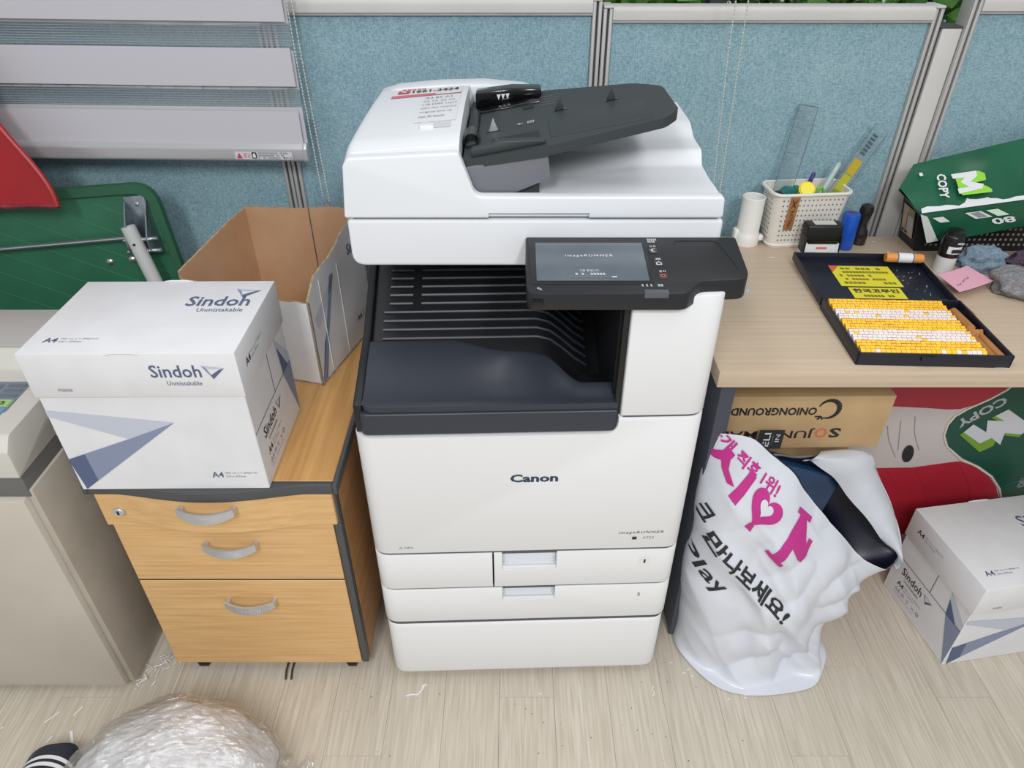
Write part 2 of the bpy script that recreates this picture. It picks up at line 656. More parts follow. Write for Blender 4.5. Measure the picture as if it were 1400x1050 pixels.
def text(body, fr, w, h, m, parent, bold=0.0, shear=0.0, spacing=1.0, name='lettering', lift=LIFT):
    """flat print: body fitted into w x h on the frame fr = (lower left corner, right, up)"""
    vs, fs = text_mesh(body, bold, shear, spacing)
    o, r, u = (Vector(a) for a in fr)
    r, u = r.normalized(), u.normalized()
    n = r.cross(u).normalized() * lift
    b = B().add([o + r * (p[0] * w) + u * (p[1] * h) + n for p in vs], fs)
    return b.obj(name, m, parent, smooth=0)


def decal(polys, fr, m, parent, name='print', lift=LIFT):
    """flat printed polygons in frame coordinates"""
    o, r, u = (Vector(a) for a in fr)
    r, u = r.normalized(), u.normalized()
    n = r.cross(u).normalized() * lift
    b = B()
    for poly in polys:
        b.add([o + r * p[0] + u * p[1] + n for p in poly], [tuple(range(len(poly)))])
    return b.obj(name, m, parent, smooth=0)


def bars(fr, specs):
    return [[(x, y), (x + w, y), (x + w, y + h), (x, y + h)] for x, y, w, h in specs]


def smoothstep(a, b, x):
    t = max(0.0, min(1.0, (x - a) / (b - a)))
    return t * t * (3 - 2 * t)

# ================================================================== THE SETTING
# floor: a base slab with vinyl planks laid on it, running towards the partition
floor = struct(B().box(-2.3, 2.3, -1.2, 2.2, -0.06, -0.004).obj('floor', M_floorbase))
PW, PL = 0.112, 0.92
pk = B().box(-PW / 2 + 0.0002, PW / 2 - 0.0002, -PL / 2 + 0.0002, PL / 2 - 0.0002, -0.004, 0.0, bev=0.0003, seg=1).mesh('plank', M_floor)
offs = [0.0, 0.43, 0.19, 0.66, 0.31, 0.8, 0.07, 0.52]
for i in range(-13, 15):
    for k in range(-1, 2):
        o = bpy.data.objects.new('plank', pk)
        COL.objects.link(o)
        o.parent = floor
        o.location = (0.03 + i * PW, 0.35 + offs[i % 8] + k * PL, 0)

# window behind the partitions, with shrubs outside
win = bpy.data.objects.new('window_1', None)
COL.objects.link(win)
win.location = (0, 1.86, 0.9)
struct(win)
B().box(-2.2, 2.2, -0.03, 0.03, -0.05, 0.0, 0.004).obj('window_sill', M_alu, win)
for x in (-2.17, -0.585, 0.475, 2.17):
    B().box(x - 0.02, x + 0.02, -0.025, 0.025, 0.0, 1.5, 0.003).obj('window_frame', M_aludark, win)
for x0, x1 in ((-2.15, -0.605), (-0.565, 0.455), (0.495, 2.15)):
    B().box(x0, x1, -0.003, 0.003, 0.0, 1.5).obj('pane', M_glass, win)
wl = struct(B().box(-2.3, 2.3, 1.83, 1.95, 0, 0.85).obj('wall_back', mat('painted_wall', (206, 204, 198), 0.8)))

for (hx, n_, lab, hy) in ((-1.64, 5200, 'green leafy shrub outside the window behind the blind', 2.75),
                      (-0.85, 4000, 'leafy shrub standing farther back between the left and middle shrubs', 3.7),
                      (0.85, 4000, 'leafy shrub standing farther back between the middle and right shrubs', 3.7),
                      (0.0, 5200, 'green leafy shrub outside the window behind the copier', 2.75),
                      (1.64, 5200, 'bright green leafy shrub outside the window beyond the right partitions', 2.75)):
    h = thing('shrub', lab, 'shrub', (hx, hy, 0), group='shrubs outside the window')
    b = B()
    rr = random.Random(int(hx * 100) + 400)
    for _ in range(n_):
        a, e = rr.uniform(0, 2 * pi), rr.uniform(-0.4, 1.5)
        q = rr.uniform(0.75, 1.0)
        c = Vector((0.74 * cos(a) * cos(e) * q, 0.42 * sin(a) * cos(e) * q, 0.8 + 0.62 * sin(e) * q))
        d = Vector((rr.uniform(-1, 1), rr.uniform(-1, 1), rr.uniform(-.4, .8))).normalized()
        s = d.cross(Vector((rr.uniform(-1, 1), rr.uniform(-1, 1), rr.uniform(-1, 1)))).normalized()
        L_, w_ = rr.uniform(0.06, 0.11), rr.uniform(0.02, 0.034)
        up = d.cross(s) * 0.006
        b.add([c, c + d * L_ * 0.5 + s * w_ + up, c + d * L_, c + d * L_ * 0.5 - s * w_ + up], [(0, 1, 2), (0, 2, 3)])
    f = b.obj('foliage', M_leaf, h, smooth=0)
    f['kind'] = 'stuff'
    st = B()
    for k in range(6):
        a = k * 1.05
        st.tube([(0.04 * cos(a), 0.04 * sin(a), 0), (0.12 * cos(a), 0.1 * sin(a), 0.5), (0.3 * cos(a), 0.2 * sin(a), 1.05)], [0.016, 0.012, 0.005], 6)
    st.obj('stems', M_bark, h)
B().box(-3, 3, 2.2, 4.2, -0.06, -0.01).obj('ground_outside', mat('soil', (96, 84, 66), 0.95, var=0.3)) and None
struct(bpy.data.objects['ground_outside'])


# ------------------------------------------------------------------ partition screens
def screen(label, x0, x1, y, top, left_post=True, right_post=True):
    """fabric screen standing on the floor: fabric panel, rounded top rail, grooved posts, foot rail"""
    t = thing('partition_screen', label, 'partition', ((x0 + x1) / 2, y, 0))
    w = (x1 - x0) / 2
    fx0, fx1 = -w + (0.018 if left_post else 0), w - (0.018 if right_post else 0)
    B().box(fx0, fx1, 0.006, 0.034, 0.09, top - 0.02, 0.002, 1).obj('fabric_panel', M_fab, t)
    b = B().prism(rpoly([(-0.004, top - 0.024), (0.044, top - 0.024), (0.044, top), (-0.004, top)], [0.001, 0.001, 0.009, 0.009], 4), fx0, fx1, 'yz')
    b.obj('top_rail', M_ivory, t)
    B().box(fx0, fx1, -0.001, 0.003 + 0.036, top - 0.0285, top - 0.0245).obj('rail_lip', M_alu, t)
    B().box(fx0, fx1, 0.0, 0.04, 0.0, 0.088, 0.003).obj('foot_rail', M_alu, t)
    for s, on in ((-1, left_post), (1, right_post)):
        if on:
            e = s * w
            lo, hi = (e, e + 0.018) if s < 0 else (e - 0.018, e)
            pb = B().box(lo, lo + 0.007, -0.002, 0.042, 0, top - 0.004, 0.002).box(lo + 0.011, hi, -0.002, 0.042, 0, top - 0.004, 0.002)
            p = pb.obj('post', M_alu, t)
            B().box(lo + 0.006, lo + 0.012, 0.004, 0.038, 0, top - 0.005).obj('groove', M_aludark, p)
            B().box(lo, hi, -0.004, 0.044, top - 0.004, top + 0.001, 0.002).obj('post_cap', M_ivory, p)
    return t


screen('blue fabric office partition screen behind the white roller blind', -1.75, -0.473, 1.505, 1.184)
screen('blue fabric office partition screen directly behind the left half of the copier', -0.471, 0.171, 1.505, 1.183)
screen('blue fabric office partition screen behind the white basket on the desk', 0.174, 0.82, 1.505, 1.1705)
screen('blue fabric office partition screen at the far right above the green paper pack', 0.866, 1.9, 1.497, 1.187)
t = thing('corner_post', 'pale grey square corner post between the two right partition screens', 'post', (0.8455, 1.503, 0))
B().box(-0.019, 0.019, 0.0, 0.045, 0, 1.132, 0.002).obj('cover_strip', M_ivory, t)
B().box(-0.0245, -0.0195, 0.006, 0.045, 0, 1.132).obj('side_groove', M_aludark, t)
B().box(-0.0245, 0.019, 0.0, 0.045, 1.1325, 1.136, 0.001).obj('cap', M_aludark, t)

# ------------------------------------------------------------------ desk
t = thing('desk', 'pale ash laminate desk with dark slate side leg right of the copier', 'desk', (0.335, 0.941, 0))
B().box(0.0, 1.5, 0.0, 0.53, 0.689, 0.72, 0.0015, 2).obj('desk_top', M_desk, t)
B().prism(rpoly([(0.012, 0.0), (0.44, 0.0), (0.44, 0.688), (0.012, 0.688)], [0.012, 0.012, 0, 0], 4), 0.012, 0.038, 'yz', 0.003).obj('leg_panel', M_slate, t)
B().prism(rpoly([(0.012, 0.0), (0.44, 0.0), (0.44, 0.688), (0.012, 0.688)], [0.012, 0.012, 0, 0], 4), 1.45, 1.476, 'yz', 0.003).obj('leg_panel', M_slate, t)
B().box(0.038, 1.45, 0.47, 0.488, 0.25, 0.688, 0.002).obj('modesty_panel', M_slate, t)

# ------------------------------------------------------------------ mobile drawer cabinet
CX, CY = -0.5035, 0.868
t = thing('drawer_cabinet', 'beech three-drawer mobile cabinet with charcoal edging left of the copier', 'cabinet', (CX, CY, 0))
B().box(-0.186, 0.186, 0.0225, 0.48, 0.028, 0.528).obj('carcass', M_edgeband, t)
for s in (-1, 1):
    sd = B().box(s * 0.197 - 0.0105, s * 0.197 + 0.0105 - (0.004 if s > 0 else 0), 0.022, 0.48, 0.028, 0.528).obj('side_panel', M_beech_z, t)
    if s > 0:
        B().box(0.1905, 0.2035, 0.002, 0.0215, 0.03, 0.528, 0.002).obj('edge_band', M_edgeband, sd)
# top with a bowed front edge in charcoal
def bow(x):
    return -0.012 - 0.02 * max(0.0, cos(x / 0.16 * pi / 2)) ** 1.3 if abs(x) < 0.16 else -0.012
xs = [-0.205 + 0.41 * i / 40 for i in range(41)]
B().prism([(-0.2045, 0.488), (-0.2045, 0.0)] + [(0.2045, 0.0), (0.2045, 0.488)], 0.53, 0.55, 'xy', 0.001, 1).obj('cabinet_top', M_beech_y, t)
b = B().prism([(x, bow(x)) for x in xs] + [(0.205, 0.0), (-0.205, 0.0)], 0.529, 0.5505, 'xy', 0.003, 2, ang=50)
b.box(0.2045, 0.2125, -0.012, 0.49, 0.529, 0.5505, 0.002).box(-0.2125, -0.2045, -0.012, 0.49, 0.529, 0.5505, 0.002)
b.obj('top_edging', M_edgeband, t)


def handle(parent, x, z):
    pts = []
    for i in range(13):
        u = i / 12 * 2 - 1
        pts.append((x + u * 0.047, -0.014 - 0.012 * (1 - u * u), z - 0.003 + 0.005 * u * u))
    b = B()
    vs, fs = [], []
    for i, p in enumerate(pts):
        p = Vector(p)
        hh = 0.0105 - 0.0025 * abs(i / 6 - 1) ** 2
        for (dy, dz) in ((-0.002, -hh), (0.002, -hh), (0.002, hh), (-0.002, hh)):
            vs.append(p + Vector((0, dy, dz)))
    for i in range(12):
        for k in range(4):
            l = (k + 1) % 4
            fs.append((i * 4 + k, i * 4 + l, i * 4 + 4 + l, i * 4 + 4 + k))
    fs += [(3, 2, 1, 0), (48, 49, 50, 51)]
    b.add(vs, fs)
    for s in (-1, 1):
        b.tube([(x + s * 0.044, 0.0, z + 0.001), (x + s * 0.044, -0.016, z + 0.001)], 0.0045, 10)
    # rows of small raised dots on the front of the pull
    for r in range(3):
        for i in range(11):
            u = -0.45 + 0.09 * i
            y = -0.0165 - 0.012 * (1 - u * u)
            b.box(x + u * 0.047 - 0.0007, x + u * 0.047 + 0.0007, y - 0.0004, y + 0.001, z - 0.008 + 0.004 * r - 0.0006, z - 0.008 + 0.004 * r + 0.0006)
    return b.obj('pull_handle', M_silver, parent)


# shallow pencil drawer, bowed like the top
xs2 = [-0.2 + 0.4 * i / 40 for i in range(41)]
d1 = B().prism([(x, bow(x) * 0.95 + 0.004) for x in xs2] + [(0.2, 0.018), (-0.2, 0.018)], 0.452, 0.527, 'xy', 0.0015, 1, ang=60).obj('drawer', M_beech, t)
handle(d1, -0.004, 0.512).location = (0, -0.024, 0)
B().prism([(0.0105 * cos(a * pi / 12), 0.0085 * sin(a * pi / 12)) for a in range(24)], -0.013, 0.0, 'xz', 0.001, 1).obj('lock', M_silver, d1, loc=(-0.168, 0, 0.487))
B().box(-0.0016, 0.0016, -0.0139, -0.012, -0.004, 0.004).obj('keyhole', M_inkk, d1, loc=(-0.168, 0, 0.487))
d2 = B().box(-0.1965, 0.1895, 0.0, 0.018, 0.2985, 0.4505, 0.0012, 1).obj('drawer', M_beech, t)
handle(d2, 0.002, 0.4)
B().box(-0.196, 0.189, 0.0015, 0.018, 0.2946, 0.2984).obj('drawer_gap_shade', M_black, t)  # black strip stands in for the shade in the gap between drawers
d3 = B().box(-0.1965, 0.1895, 0.0, 0.018, 0.032, 0.2945, 0.0012, 1).obj('drawer', M_beech, t)
handle(d3, 0.004, 0.24)
for x in (-0.15, 0.165):
    for y in (0.02, 0.44):
        B().tube([(x - 0.008, y, 0.0145), (x + 0.008, y, 0.0145)], 0.0145, 14).obj('castor', M_black, t)
        B().box(x - 0.012, x + 0.012, y - 0.012, y + 0.012, 0.014, 0.03, 0.002).obj('castor_fork', M_black, t)


# ------------------------------------------------------------------ paper cartons
def logo(fr, x, y, w, h, parent):
    """triangle of folded ribbon: light upper wing, mid wing, dark lower wing"""
    P = lambda u, v: (x + u * w, y + v * h)
    decal([[P(0, 1), P(1, 0.8), P(0.45, 0.72), P(0.2, 0.82)]], fr, M_inklight, parent)
    decal([[P(0, 1), P(0.2, 0.82), P(0.36, 0.3), P(0.42, 0.0)]], fr, M_inkmid, parent)
    decal([[P(1, 0.8), P(0.42, 0.0), P(0.36, 0.3), P(0.75, 0.68)]], fr, M_inkblue, parent)


def a4_mark(fr, x, y, s, parent, ink=None):
    k = ink or M_inkblue
    o, r, u = (Vector(a) for a in fr)
    text('A4', (o + r * x + u * y, r, u), 0.019 * s, 0.012 * s, k, parent, bold=0.012)
    text('500 cts x 5 (80g/m2)', (o + r * (x + 0.022 * s) + u * (y + 0.007 * s), r, u), 0.052 * s, 0.0042 * s, M_inkg, parent)
    text('210 x 297mm', (o + r * (x + 0.022 * s) + u * y, r, u), 0.032 * s, 0.0042 * s, M_inkg, parent)


def paper_carton(name, label, loc, rotz, w=0.312, d=0.222, h=0.268, lid_h=0.078, full=True):
    """white A4 paper carton with telescoping lid; origin at the front left floor corner"""
    t = thing(name, label, 'carton', loc, rotz)
    B().box(0.003, w - 0.003, 0.003, d - 0.003, 0.0, h - 0.004, 0.0015, 1).obj('carton_body', M_carton_white, t)
    lid = B().box(0, w, 0, d, h - lid_h, h, 0.0018, 2).obj('carton_lid', M_carton_white, t)
    F = ((0, 0.003, 0), (1, 0, 0), (0, 0, 1))
    FL = ((0, 0, 0), (1, 0, 0), (0, 0, 1))
    T = ((0, 0, h), (1, 0, 0), (0, 1, 0))
    R = ((w, 0, 0), (0, 1, 0), (0, 0, 1))
    RB = ((w - 0.003, 0, 0), (0, 1, 0), (0, 0, 1))
    L = ((0, d, 0), (0, -1, 0), (0, 0, 1))
    LB = ((0.003, d, 0), (0, -1, 0), (0, 0, 1))
    body = t
    k = (h - lid_h) / 0.19
    # front face print: the big folded ribbon
    decal([[(0.004, 0.165 * k), (0.191, 0.14 * k), (0.112, 0.108 * k), (0.004, 0.153 * k)]], F, M_inklight, body)
    decal([[(0.191, 0.14 * k), (0.012, 0.003 * k), (0.004, 0.067 * k), (0.112, 0.108 * k)]], F, M_inkmid, body)
    decal([[(0.004, 0.067 * k), (0.012, 0.003 * k), (0.036, 0.022 * k), (0.033, 0.078 * k)]], F, M_inkblue, body, lift=0.0012)
    a4_mark(F, 0.222, 0.026, 1.0, body)
    z0 = h - lid_h
    text('Sindoh', ((0.183, 0, z0 + 0.036), (1, 0, 0), (0, 0, 1)), 0.074, 0.022, M_inkblue, lid, bold=0.012)
    text('Unmistakable', ((0.203, 0, z0 + 0.022), (1, 0, 0), (0, 0, 1)), 0.051, 0.008, M_inkblue, lid)
    logo(FL, 0.259, z0 + 0.033, 0.033, 0.024, lid)
    text('97360346', ((0.04, 0, z0 + 0.012), (1, 0, 0), (0, 0, 1)), 0.021, 0.005, M_inkg, lid)
    # lid top print
    text('Sindoh', ((0.192, 0.136, h), (1, 0, 0), (0, 1, 0)), 0.1, 0.031, M_inkblue, lid, bold=0.014)
    text('Unmistakable', ((0.216, 0.118, h), (1, 0, 0), (0, 1, 0)), 0.072, 0.011, M_inkblue, lid)
    logo(T, 0.258, 0.163, 0.042, 0.03, lid)
    a4_mark(T, 0.024, 0.03, 1.05, lid)
    # both ends: A4 mark on the lid, fold lines, logo panel and ribbon below
    for FR, FB in ((R, RB), (L, LB)):
        a4_mark(FR, 0.03, z0 + 0.034, 1.1, lid, M_inkk)
        decal(bars(FB, [(0.004, 0.112, d - 0.008, 0.0014)]), FB, M_inkk, body, 'fold_line')
        decal(bars(FB, [(0.118, 0.113, 0.0015, z0 - 0.113)]), FB, M_inkk, body, 'fold_line')
        o, r, u = (Vector(a) for a in FB)
        text('Sindoh', (o + r * 0.036 + u * 0.078, r, u), 0.068, 0.021, M_inkk, body, bold=0.01)
        text('Unmistakable', (o + r * 0.05 + u * 0.066, r, u), 0.05, 0.007, M_inkk, body)
        logo(FB, 0.108, 0.076, 0.03, 0.022, body)
        a4_mark(FB, 0.036, 0.044, 1.1, body, M_inkk)
        text('ΔΔ ▣ ☂ ✕ ◎', (o + r * 0.036 + u * 0.026, r, u), 0.085, 0.012, M_inkg, body)
        text('Keep dry  Handle with care', (o + r * 0.036 + u * 0.018, r, u), 0.07, 0.004, M_inkg, body)
        decal([[(d - 0.004, 0.0), (d - 0.004, 0.112), (d - 0.05, 0.112)]], FB, M_inkmid, body)
        decal([[(d - 0.05, 0.114), (d - 0.06, z0 - 0.001), (d - 0.004, 0.13), (d - 0.004, 0.114)]], FB, M_inklight, body)
        decal([[(d - 0.05, 0.114), (d - 0.056, z0 - 0.02), (d - 0.02, 0.114)]], FB, M_inkblue, body, lift=0.0012)
    # thumb slots crushed into the long lid edges
    for y in (0.0, d):
        B().tube([(0.128, y + (0.0005 if y else -0.0005), h - 0.0015), (0.14, y, h + 0.0003), (0.165, y, h + 0.0003), (0.176, y, h - 0.0015)], 0.0014, 6).obj('thumb_slot', M_carton_white, lid)
    return t


paper_carton('paper_carton', 'closed white paper carton lying on top of the beech drawer cabinet', (-0.7075, 0.843, 0.5505), 0.6)
paper_carton('paper_carton', 'closed white paper carton on the floor under the right end of the desk', (0.915, 0.88, 0.0), 9.1, h=0.25)

# ================================================================== PHOTOCOPIER
OX, OY, YAW = 0.0275, 0.858, 1.8
cop = thing('photocopier', 'white office photocopier with black touch panel standing in the middle of the picture', 'photocopier', (OX, OY, 0), YAW)


def cp(b, name, m, parent=None, smooth=35, up=False, label=None):
    """copier part written in room coordinates; the upper unit sits square to the partition"""
    o = b.obj(name, m, parent or cop, smooth=smooth, label=label)
    if parent is None:
        if up:
            o.rotation_euler.z = -radians(YAW)
            o.location = Matrix.Rotation(-radians(YAW), 3, 'Z') @ Vector((-OX, -OY, 0))
        else:
            o.location = (-OX, -OY, 0)
    return o


XL, XR, YF, YB = -0.2475, 0.3025, 0.858, 1.39
# inner chassis behind the covers
cp(B().box(XL + 0.012, XR - 0.012, YF + 0.03, YB, 0.02, 0.652), 'chassis', M_seam)
# dark grey inserts in the shut lines, standing in for the shade between covers
for z0, z1 in ((0.188, 0.1925), (0.288, 0.2925), (0.384, 0.3885)):
    cp(B().prism(rect(XL + 0.0025, XR - 0.0025, YF + 0.0025, YB - 0.01, 0.028, 6), z0 - 0.004, z1 + 0.004, 'xy'), 'shut_line_shade', mat('shut_shade_grey', (84, 86, 92), 0.7))
cp(B().prism(rpoly([(0.172, YF + 0.003), (XR - 0.003, YF + 0.003), (XR - 0.003, YB - 0.01), (0.172, YB - 0.01)], [0.003, 0.028, 0.003, 0.003], 6), 0.684, 0.694, 'xy'), 'shut_line_shade', mat('shut_shade_grey', (84, 86, 92), 0.7))
# pedestal
base = cp(B().prism(rect(XL + 0.002, XR - 0.002, YF, YB, 0.03, 6), 0.018, 0.188, 'xy', 0.012, 3, ang=60), 'pedestal', M_white)
for x in (XL + 0.06, XR - 0.06):
    for y in (YF + 0.06, YB - 0.06):
        cp(B().tube([(x, y, 0), (x, y, 0.03)], 0.02, 12), 'adjuster_foot', M_black)
# two cassettes and the cover left of the upper cassette
PLAN = rect(XL, XR, YF, YB, 0.03, 6)
dr2 = cp(B().prism(PLAN, 0.1925, 0.288, 'xy', 0.003, 2, ang=60), 'cassette_drawer', M_white)
cut(dr2, B().prism([(-0.018, 0.252), (0.081, 0.252), (0.081, 0.3), (-0.018, 0.3)], YF - 0.02, YF + 0.022, 'xz'))
cp(B().box(-0.0175, 0.0805, YF + 0.018, YF + 0.0215, 0.2525, 0.287), 'grip_back', M_lidwhite, dr2)
cp(B().box(-0.0175, 0.0805, YF + 0.001, YF + 0.006, 0.2525, 0.2575, 0.001), 'grip_lip', M_lidwhite, dr2)
text('2', ((0.238, YF, 0.256), (1, 0, 0), (0, 0, 1)), 0.0055, 0.0085, M_inkk, dr2, bold=0.01)
dr1 = cp(B().prism(rpoly([(-0.0325, YF), (XR, YF), (XR, YB), (-0.0325, YB)], [0.001, 0.03, 0.001, 0.001], 6), 0.2925, 0.384, 'xy', 0.003, 2, ang=60), 'cassette_drawer', M_white)
cut(dr1, B().prism([(-0.018, 0.34), (0.081, 0.34), (0.081, 0.4), (-0.018, 0.4)], YF - 0.02, YF + 0.022, 'xz'))
cp(B().box(-0.0175, 0.0805, YF + 0.018, YF + 0.0215, 0.3405, 0.383), 'grip_back', M_lidwhite, dr1)
cp(B().box(-0.0175, 0.0805, YF + 0.001, YF + 0.006, 0.3405, 0.3455, 0.001), 'grip_lip', M_lidwhite, dr1)
decal([[(0.233, 0.345), (0.25, 0.345), (0.25, 0.365), (0.233, 0.365)]], ((0, YF, 0), (1, 0, 0), (0, 0, 1)), M_inkw, dr1, 'number_sticker')
text('1', ((0.24, YF, 0.35), (1, 0, 0), (0, 0, 1)), 0.0035, 0.0095, M_inkk, dr1, lift=0.0012)
cp(B().prism(rpoly([(XL, YF), (-0.0355, YF), (-0.0355, YB), (XL, YB)], [0.03, 0.001, 0.001, 0.001], 6), 0.2925, 0.384, 'xy', 0.003, 2, ang=60), 'side_cover', M_white)
# big front cover with the step for the output tray
fc = cp(B().prism(PLAN, 0.3885, 0.687, 'xy', 0.003, 2, ang=60), 'front_cover', M_white)
cut(fc, B().prism(rpoly([(-0.4, 0.656), (0.166, 0.656), (0.166, 0.8), (-0.4, 0.8)], [0, 0.024, 0, 0], 6), YF - 0.1, YB + 0.1, 'xz'))
text('Canon', ((-0.003, YF, 0.557), (1, 0, 0), (0, 0, 1)), 0.079, 0.0175, M_inknavy, fc, bold=0.035)
text('imageRUNNER', ((0.188, YF, 0.426), (1, 0, 0), (0, 0, 1)), 0.079, 0.0075, M_inkk, fc, shear=0.25, spacing=1.25)
text('2725', ((0.232, YF, 0.4135), (1, 0, 0), (0, 0, 1)), 0.02, 0.0062, M_inkg, fc, shear=0.2, spacing=1.2)
decal([[(0.213, 0.4125), (0.221, 0.4125), (0.221, 0.4195), (0.213, 0.4195)]], ((0, YF, 0), (1, 0, 0), (0, 0, 1)), M_inkk, fc, 'tag_print')
text('△ NPG', ((-0.2, YF, 0.402), (1, 0, 0), (0, 0, 1)), 0.025, 0.0055, M_inkg, fc)
# right tower
tw = cp(B().prism(rpoly([(0.168, YF), (XR, YF), (XR, YB), (0.168, YB)], [0.004, 0.03, 0.004, 0.004], 6), 0.691, 0.9, 'xy', 0.003, 2, ang=60), 'right_tower', M_white)
# output tray -------------------------------------------------------
lip = B().prism(rpoly([(XL + 0.012, YF + 0.003), (0.164, YF + 0.003), (0.164, YF + 0.03), (XL + 0.012, YF + 0.03)], [0.02, 0.004, 0, 0], 6), 0.659, 0.7, 'xy', 0.006, 3, ang=60)
lip.prism(rpoly([(XL + 0.016, YF + 0.006), (0.164, YF + 0.006), (0.164, YF + 0.05), (XL + 0.016, YF + 0.05)], [0.02, 0.002, 0, 0], 6), 0.7, 0.713, 'xy', 0.004, 2, ang=60)
tray = cp(lip, 'output_tray', M_traydark)


def edge_y(x):
    """far edge of the smooth apron, wandering towards the front on the right"""
    e = 1.006 - 0.045 * smoothstep(-0.1, 0.0, x) - 0.06 * smoothstep(0.055, 0.11, x)
    return e


def apron(u, v):
    x = XL + 0.016 + u * 0.393
    e = edge_y(x)
    if v < 0.8:
        s = v / 0.8
        y = YF + 0.012 + s * (e - YF - 0.012)
        z = 0.7125 + 0.03 * smoothstep(0, 1.1, s) * (1 - 0.55 * smoothstep(0.02, 0.12, x))
        z += 0.006 * math.exp(-((x + 0.0) / 0.045) ** 2) * smoothstep(0.4, 1.0, s)
    else:
        s = (v - 0.8) / 0.2
        y = e + 0.016 * s
        z0 = 0.7125 + 0.03 * smoothstep(0, 1.1, 1) * (1 - 0.55 * smoothstep(0.02, 0.12, x)) + 0.006 * math.exp(-((x + 0.0) / 0.045) ** 2)
        z = z0 - 0.035 * s * s
    return (x, y, z)


cp(B().grid(apron, 60, 40), 'apron', M_traydark, tray, smooth=60)


def ramp(x, y):
    z = 0.722 + 0.46 * (y - 1.0)
    z -= 0.065 * smoothstep(0.05, 0.15, x)
    return z


cp(B().grid(lambda u, v: (XL + 0.016 + u * 0.393, 0.9 + v * 0.37, ramp(XL + 0.016 + u * 0.393, 0.9 + v * 0.37) if v > 0.2 else 0.69), 40, 30), 'ramp', M_black, tray, smooth=60)
for i in range(15):
    y = 1.025 + i * 0.0165
    segs = [(-0.213, 0.135)] if not (4 <= i <= 8) else [(-0.205, -0.165), (-0.15, 0.135)]
    for a, c in segs:
        n = 16
        pts = [(a + (c - a) * k / n, y, ramp(a + (c - a) * k / n, y) + 0.002) for k in range(n + 1)]
        cp(B().tube(pts, 0.0028, 6), 'rib', M_traydark, tray)
# thin raised rim on the open left side, dark inner walls on the right and at the back
rim = [(YF + 0.012, 0.66), (YF + 0.012, 0.712), (0.96, 0.735), (1.02, 0.748), (1.27, 0.86), (1.27, 0.66)]
cp(B().prism(rim, XL + 0.004, XL + 0.017, 'yz', 0.002), 'rim', M_black, tray)
cp(B().box(0.1565, 0.1675, YF + 0.024, 1.275, 0.66, 0.887), 'inner_wall', M_black)
cp(B().box(0.159, 0.1675, YF + 0.008, YF + 0.024, 0.69, 0.887), 'inner_wall', M_black)
cp(B().box(XL + 0.016, 0.165, YF + 0.05, 1.272, 0.6565, 0.664), 'tray_floor', M_black)
cp(B().box(XL + 0.016, 0.166, 1.262, 1.271, 0.66, 0.8885), 'inner_wall', M_black)
cp(B().box(XL + 0.002, 0.166, 1.272, YB, 0.655, 0.887, 0.004), 'rear_housing', M_white)

# scanner unit -------------------------------------------------------
SY = 0.98
scan = cp(B().prism(rpoly([(-0.241, 0.889), (0.309, 0.889), (0.309, 0.962), (-0.241, 0.962)], [0.02, 0.006, 0.006, 0.006], 5), SY, 1.395, 'xz', 0.006, 3, ang=60), 'scanner_unit', M_lidwhite, up=True)
cp(B().box(-0.235, 0.3, SY + 0.008, 1.39, 0.962, 0.967), 'lid_gap', M_seam, up=True)
# document feeder cover: one front profile carried back, hump on the left
lidp = rpoly([(-0.243, 0.9665), (0.306, 0.9665), (0.304, 0.998), (-0.052, 0.9985), (-0.074, 1.061), (-0.229, 1.053), (-0.236, 1.042)],
             [0.004, 0.006, 0.006, 0.016, 0.006, 0.006, 0.006], 5)
lid = cp(B().prism(lidp, SY - 0.004, SY + 0.016, 'xz', 0.005, 3, ang=60), 'feeder_cover', M_lidwhite, up=True)
cut(lid, B().box(-0.034, 0.112, SY - 0.02, SY + 0.004, 0.96, 0.9745))


def hump(u, v):
    x = -0.236 + u * (0.162)
    y = SY + 0.004 + v * 0.375
    crown = 0.012 * (1 - (2 * v - 1) ** 2) * (0.4 + 0.6 * u) + 0.008 * smoothstep(0.0, 0.12, v)
    z = 1.051 + 0.008 * u + crown
    if v > 0.93:
        z -= 0.03 * ((v - 0.93) / 0.07) ** 2
    if u < 0.06:
        z -= 0.008 * ((0.06 - u) / 0.06) ** 2
    return (x, y, z)


hb = B().grid(hump, 24, 30, thick=(0, 0, -0.084))
hump_o = cp(hb, 'hump', M_lidwhite, lid, smooth=50)
# fine seam of the opening top cover and its chamfered front band
cp(B().tube([(-0.226, SY + 0.018, hump(0.06, 0.037)[2]), (-0.16, SY + 0.022, hump(0.47, 0.048)[2]), (-0.077, SY + 0.024, hump(0.98, 0.053)[2])], 0.0009, 6), 'cover_seam', M_lidwhite, lid)
# arched rear strip behind the feeder slot
vs = []
rs = B()
prof = [(-0.236, 1.056), (-0.2, 1.066), (-0.13, 1.072), (-0.05, 1.074), (0.02, 1.068), (0.052, 1.058), (0.075, 1.03), (0.085, 0.995), (0.085, 0.97), (-0.236, 0.97)]
rs.prism(prof, 1.315, 1.365, 'xz', 0.006, 3, ang=50)
cp(rs, 'rear_strip', M_lidwhite, lid)


